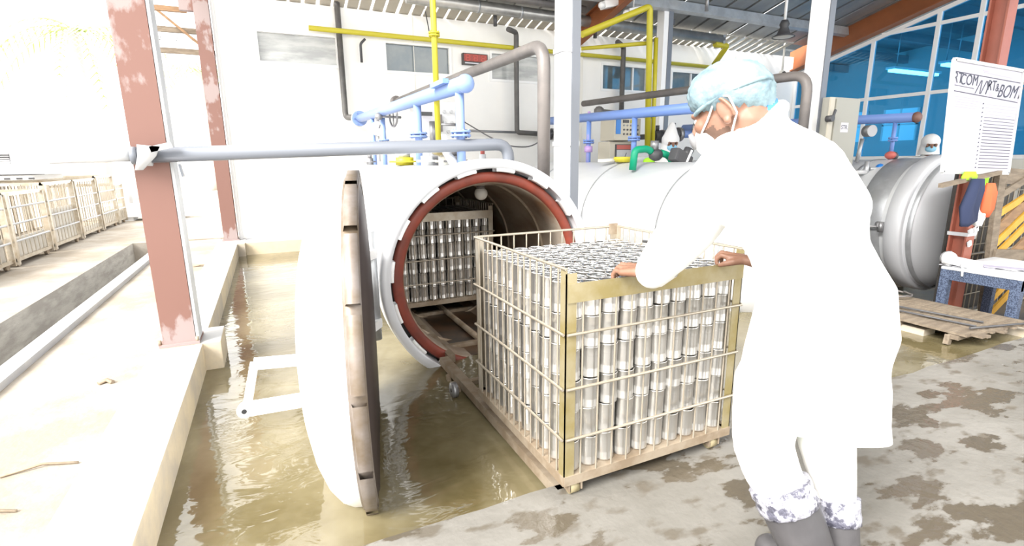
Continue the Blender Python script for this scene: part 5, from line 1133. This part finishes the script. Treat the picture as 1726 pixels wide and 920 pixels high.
chain(mb, [((1.11, 0.985, 1.14), 0.082), ((1.088, 1.045, 1.052), 0.087), ((1.09, 1.104, 0.961), 0.079), ((1.076, 1.168, 0.876), 0.069), ((1.060, 1.222, 0.806), 0.056)])
chain(mb, [((1.33, 0.92, 1.12), 0.085), ((1.49, 0.93, 1.01), 0.074), ((1.600, 0.965, 0.925), 0.056)])
mb.tube([cc + Vector((0.016, -0.008, -0.012)) + ca * 1.1 * math.cos(t) + cb_ * 1.15 * math.sin(t) for t in [2 * PI * k / 32 for k in range(33)]], 0.019, 10, caps=False)
coat = mb.build('lab_coat', M['coat'], wk); remesh(coat, 0.009, 4)
for v in coat.data.vertices:
    n = mnoise.noise(v.co * 5.0) * 0.007 + mnoise.noise(Vector((v.co.x * 14, v.co.y * 14, v.co.z * 4))) * 0.004
    v.co += v.normal * n
MB().tube([(1.085 + 0.0, 1.20, 0.84), (1.062, 1.235, 0.80)], [0.06, 0.057], 20, caps=False).build('sleeve_cuff', M['coat'], coat)
MB().loft([[Vector(c) + su * (a * (abs(math.cos(t)) ** 0.6) * (1 if math.cos(t) > 0 else -1)) + sv_ * (b * math.sin(t)) for t in [2 * PI * k / 28 for k in range(28)]] for c, a, b in (((1.278, 0.725, 0.66), 0.085, 0.05), ((1.272, 0.705, 0.58), 0.088, 0.045), ((1.266, 0.683, 0.50), 0.078, 0.04), ((1.262, 0.668, 0.466), 0.073, 0.038))]).build('coat_tail', M['coat'], coat)
# trousers, boots
mb = MB()
chain(mb, [((1.11, 0.814, 0.596), 0.088), ((1.079, 0.797, 0.513), 0.079), ((1.06, 0.785, 0.45), 0.071), ((1.069, 0.76, 0.387), 0.068), ((1.083, 0.744, 0.35), 0.063), ((1.095, 0.73, 0.32), 0.058)])
chain(mb, [((1.228, 0.738, 0.603), 0.083), ((1.203, 0.722, 0.521), 0.068), ((1.222, 0.725, 0.44), 0.066), ((1.242, 0.717, 0.361), 0.058), ((1.254, 0.703, 0.285), 0.048)])
tr = mb.build('trousers', M['coat'], wk); remesh(tr, 0.008, 3)
for nm, top, ank, r0, r1, toe in (('left', (1.083, 0.744, 0.352), (1.137, 0.640, 0.125), 0.071, 0.052, (1.085, 0.805, 0.046)), ('right', (1.254, 0.702, 0.288), (1.236, 0.655, 0.10), 0.053, 0.048, (1.205, 0.83, 0.046))):
    top = Vector(top); ank = Vector(ank); toe = Vector(toe); mid = top.lerp(ank, 0.5)
    mb = MB(); chain(mb, [(top.lerp(ank, 0.15), r0 * 0.97), (mid, r0 * 0.93), (ank, r1)])
    heel = Vector((ank.x + 0.008, ank.y - 0.025, 0.085 if nm == 'left' else 0.046)); mb.cone(ank, heel, r1, 0.045, 16); mb.ball(heel, 0.045, 2); mb.cone(heel, toe, 0.047, 0.043, 16); mb.ball(toe, 0.044, 2); mb.cone(ank, toe, r1 * 0.9, 0.04, 16)
    bt = mb.build('boot', M['boot'], wk); remesh(bt, 0.007, 4)
    ztop = bt.data.vertices
    for v in ztop:
        if v.co.z < 0.004: v.co.z = 0.004
    d = (top - ank).normalized(); _, bu, bw = basis(d); rings = []
    for t in (0.0, 0.25, 0.5, 0.75, 1.0, 1.0):
        c = top - d * 0.062 * (1 - t) ; rr_ = r0 * (1.02 + 0.03 * math.sin(t * 9)) if len(rings) < 5 else r0 * 0.8
        rings.append([c + (bu * math.cos(2 * PI * k / 36) + bw * math.sin(2 * PI * k / 36)) * rr_ * (1 + 0.025 * math.sin(k * 2.3 + t * 7)) for k in range(36)])
    MB().loft(rings).build('cuff', M['bootcuff'], bt)
    MB().obox(((heel.x + toe.x) / 2, (heel.y + toe.y) / 2, (heel.z + toe.z) / 2 - 0.035), (toe - heel) * 0.5 * 1.35, (0.045, 0.014, 0), (0, 0, 0.008)).build('sole', M['black'], bt, bevel=0.004)
MB().ball((1.155, 0.775, 0.49), 0.03, 2, (0.6, 0.6, 1.3)).build('knee_tie', M['brightgreen'], wk)

# ---------------------------------------------------------------- the two distant workers
def small_worker(label, base, z0, ztop, face, lean, maskm, extra):
    x, y = base; H = ztop - z0; s = H / 1.72
    t = thing('person', label, 'person', (x, y, z0))
    f, u, r = frame((face[0], face[1], -0.15), (0, 0, 1)); fl = Vector((f.x, f.y, 0)).normalized()
    def g(a, b, h): return Vector((x, y, z0)) + r * a * s + fl * (b * s + lean * s * max(0, h - 0.9)) + Vector((0, 0, h * s))
    hc = g(0, 0.05, 1.575)
    mb = MB(); headshape(mb, hc, f, u, r, s)
    chain(mb, [(hc - u * 0.06 * s, 0.05 * s), (g(0, 0, 1.42), 0.055 * s), (g(0, 0, 1.30), 0.11 * s), (g(0, 0, 1.0), 0.11 * s), (g(0, 0, 0.88), 0.12 * s)])
    hands = []
    for a in (-1, 1):
        el = g(a * 0.26, 0.06, 1.10); wr = g(a * 0.10, 0.30, 1.02); hands.append(wr)
        chain(mb, [(g(a * 0.08, 0, 1.36), 0.06 * s), (g(a * 0.19, 0, 1.36), 0.05 * s), (el, 0.04 * s), (wr, 0.028 * s)])
        hand(mb, wr, wr + fl * 0.07 * s - r * a * 0.02 * s, r * a, Vector((0, 0, 1)), 1)
        chain(mb, [(g(a * 0.09, 0, 0.86), 0.085 * s), (g(a * 0.10, 0.02, 0.47), 0.055 * s), (g(a * 0.10, -0.02, 0.08), 0.038 * s), (g(a * 0.11, 0.14, 0.035), 0.034 * s)])
    b = mb.build('body', M['skin'], t); remesh(b, 0.006, 2)
    mb = MB(); chain(mb, [(g(0, 0, 1.40), 0.085 * s), (g(0, 0, 1.30), 0.145 * s), (g(0, 0, 1.05), 0.145 * s), (g(0, 0, 0.80), 0.155 * s), (g(0, 0, 0.62), 0.16 * s)])
    for a in (-1, 1):
        chain(mb, [(g(a * 0.10, 0, 1.34), 0.09 * s), (g(a * 0.19, 0, 1.355), 0.075 * s), (g(a * 0.26, 0.06, 1.10), 0.064 * s), (g(a * 0.12, 0.27, 1.03), 0.046 * s)])
    c = mb.build('coat', M['coat'], t); remesh(c, 0.012, 4)
    mb = MB()
    for a in (-1, 1): chain(mb, [(g(a * 0.09, 0, 0.8), 0.095 * s), (g(a * 0.10, 0.02, 0.47), 0.075 * s), (g(a * 0.10, -0.02, 0.15), 0.06 * s)])
    o = mb.build('trousers', M['coat'], t); remesh(o, 0.012, 3)
    for a in (-1, 1):
        mb = MB(); chain(mb, [(g(a * 0.10, -0.02, 0.28), 0.068 * s), (g(a * 0.10, -0.02, 0.07), 0.055 * s), (g(a * 0.11, 0.16, 0.05), 0.048 * s)]); o = mb.build('boot', M['whitepaint'], t); remesh(o, 0.012, 3)
        for v in o.data.vertices: v.co.z = max(v.co.z, 0.002)
    R3 = Matrix((r, f, u)).transposed()
    mb = MB()
    mb.ball(hc + u * 0.035 * s - f * 0.02 * s, 0.105 * s, 3, (1.0, 1.08, 1.0), R3)
    if extra == 'peak': mb.cone(hc + u * 0.07 * s - f * 0.02 * s, hc + u * 0.22 * s - f * 0.01 * s, 0.095 * s, 0.035 * s, 16); mb.ball(hc + u * 0.21 * s - f * 0.01 * s, 0.037 * s, 2)
    mb.cone(hc - u * 0.0 * s - f * 0.035 * s, hc - u * 0.13 * s - f * 0.02 * s, 0.098 * s, 0.12 * s, 20)
    hd = mb.build('hood', M['maskcloth'], t); remesh(hd, 0.008, 3)
    mb = MB(); mb.ball(hc + f * 0.06 * s - u * 0.045 * s, 0.058 * s, 3, (1.05, 0.9, 0.85), R3); mk = mb.build('face_mask', maskm, t)
    MB().obox(hc + f * 0.085 * s + u * 0.008 * s, r * 0.055 * s, f * 0.012 * s, u * 0.014 * s).build('eye_slit', M['skin'], t)
    for a in (-1, 1):
        e = MB().ball(hc + f * 0.095 * s + u * 0.010 * s + r * a * 0.03 * s, 0.011 * s, 2).build('eye', M['hair'], t)
    if extra == 'vest':
        mb = MB(); mb.loft([[g(0, 0, h) + r * (w * s * math.cos(k * PI / 8)) + fl * (0.155 * s * math.sin(k * PI / 8)) for k in range(16)] for h, w in ((0.95, 0.155), (1.12, 0.155), (1.24, 0.14))], caps=False)
        mb.build('vest', M['lime'], t)
    return t
small_worker('small distant worker in peaked white hood and blue mask behind the middle vessel', (4.86, 5.45), -0.35, 1.50, (-0.45, -1.0), 0.15, M['bluemask'], 'peak')
small_worker('small distant worker in white hood, blue mask and lime vest behind the right-hand vessel', (8.47, 4.2), -0.35, 1.45, (-0.8, -0.6), 0.2, M['bluemask'], 'vest')
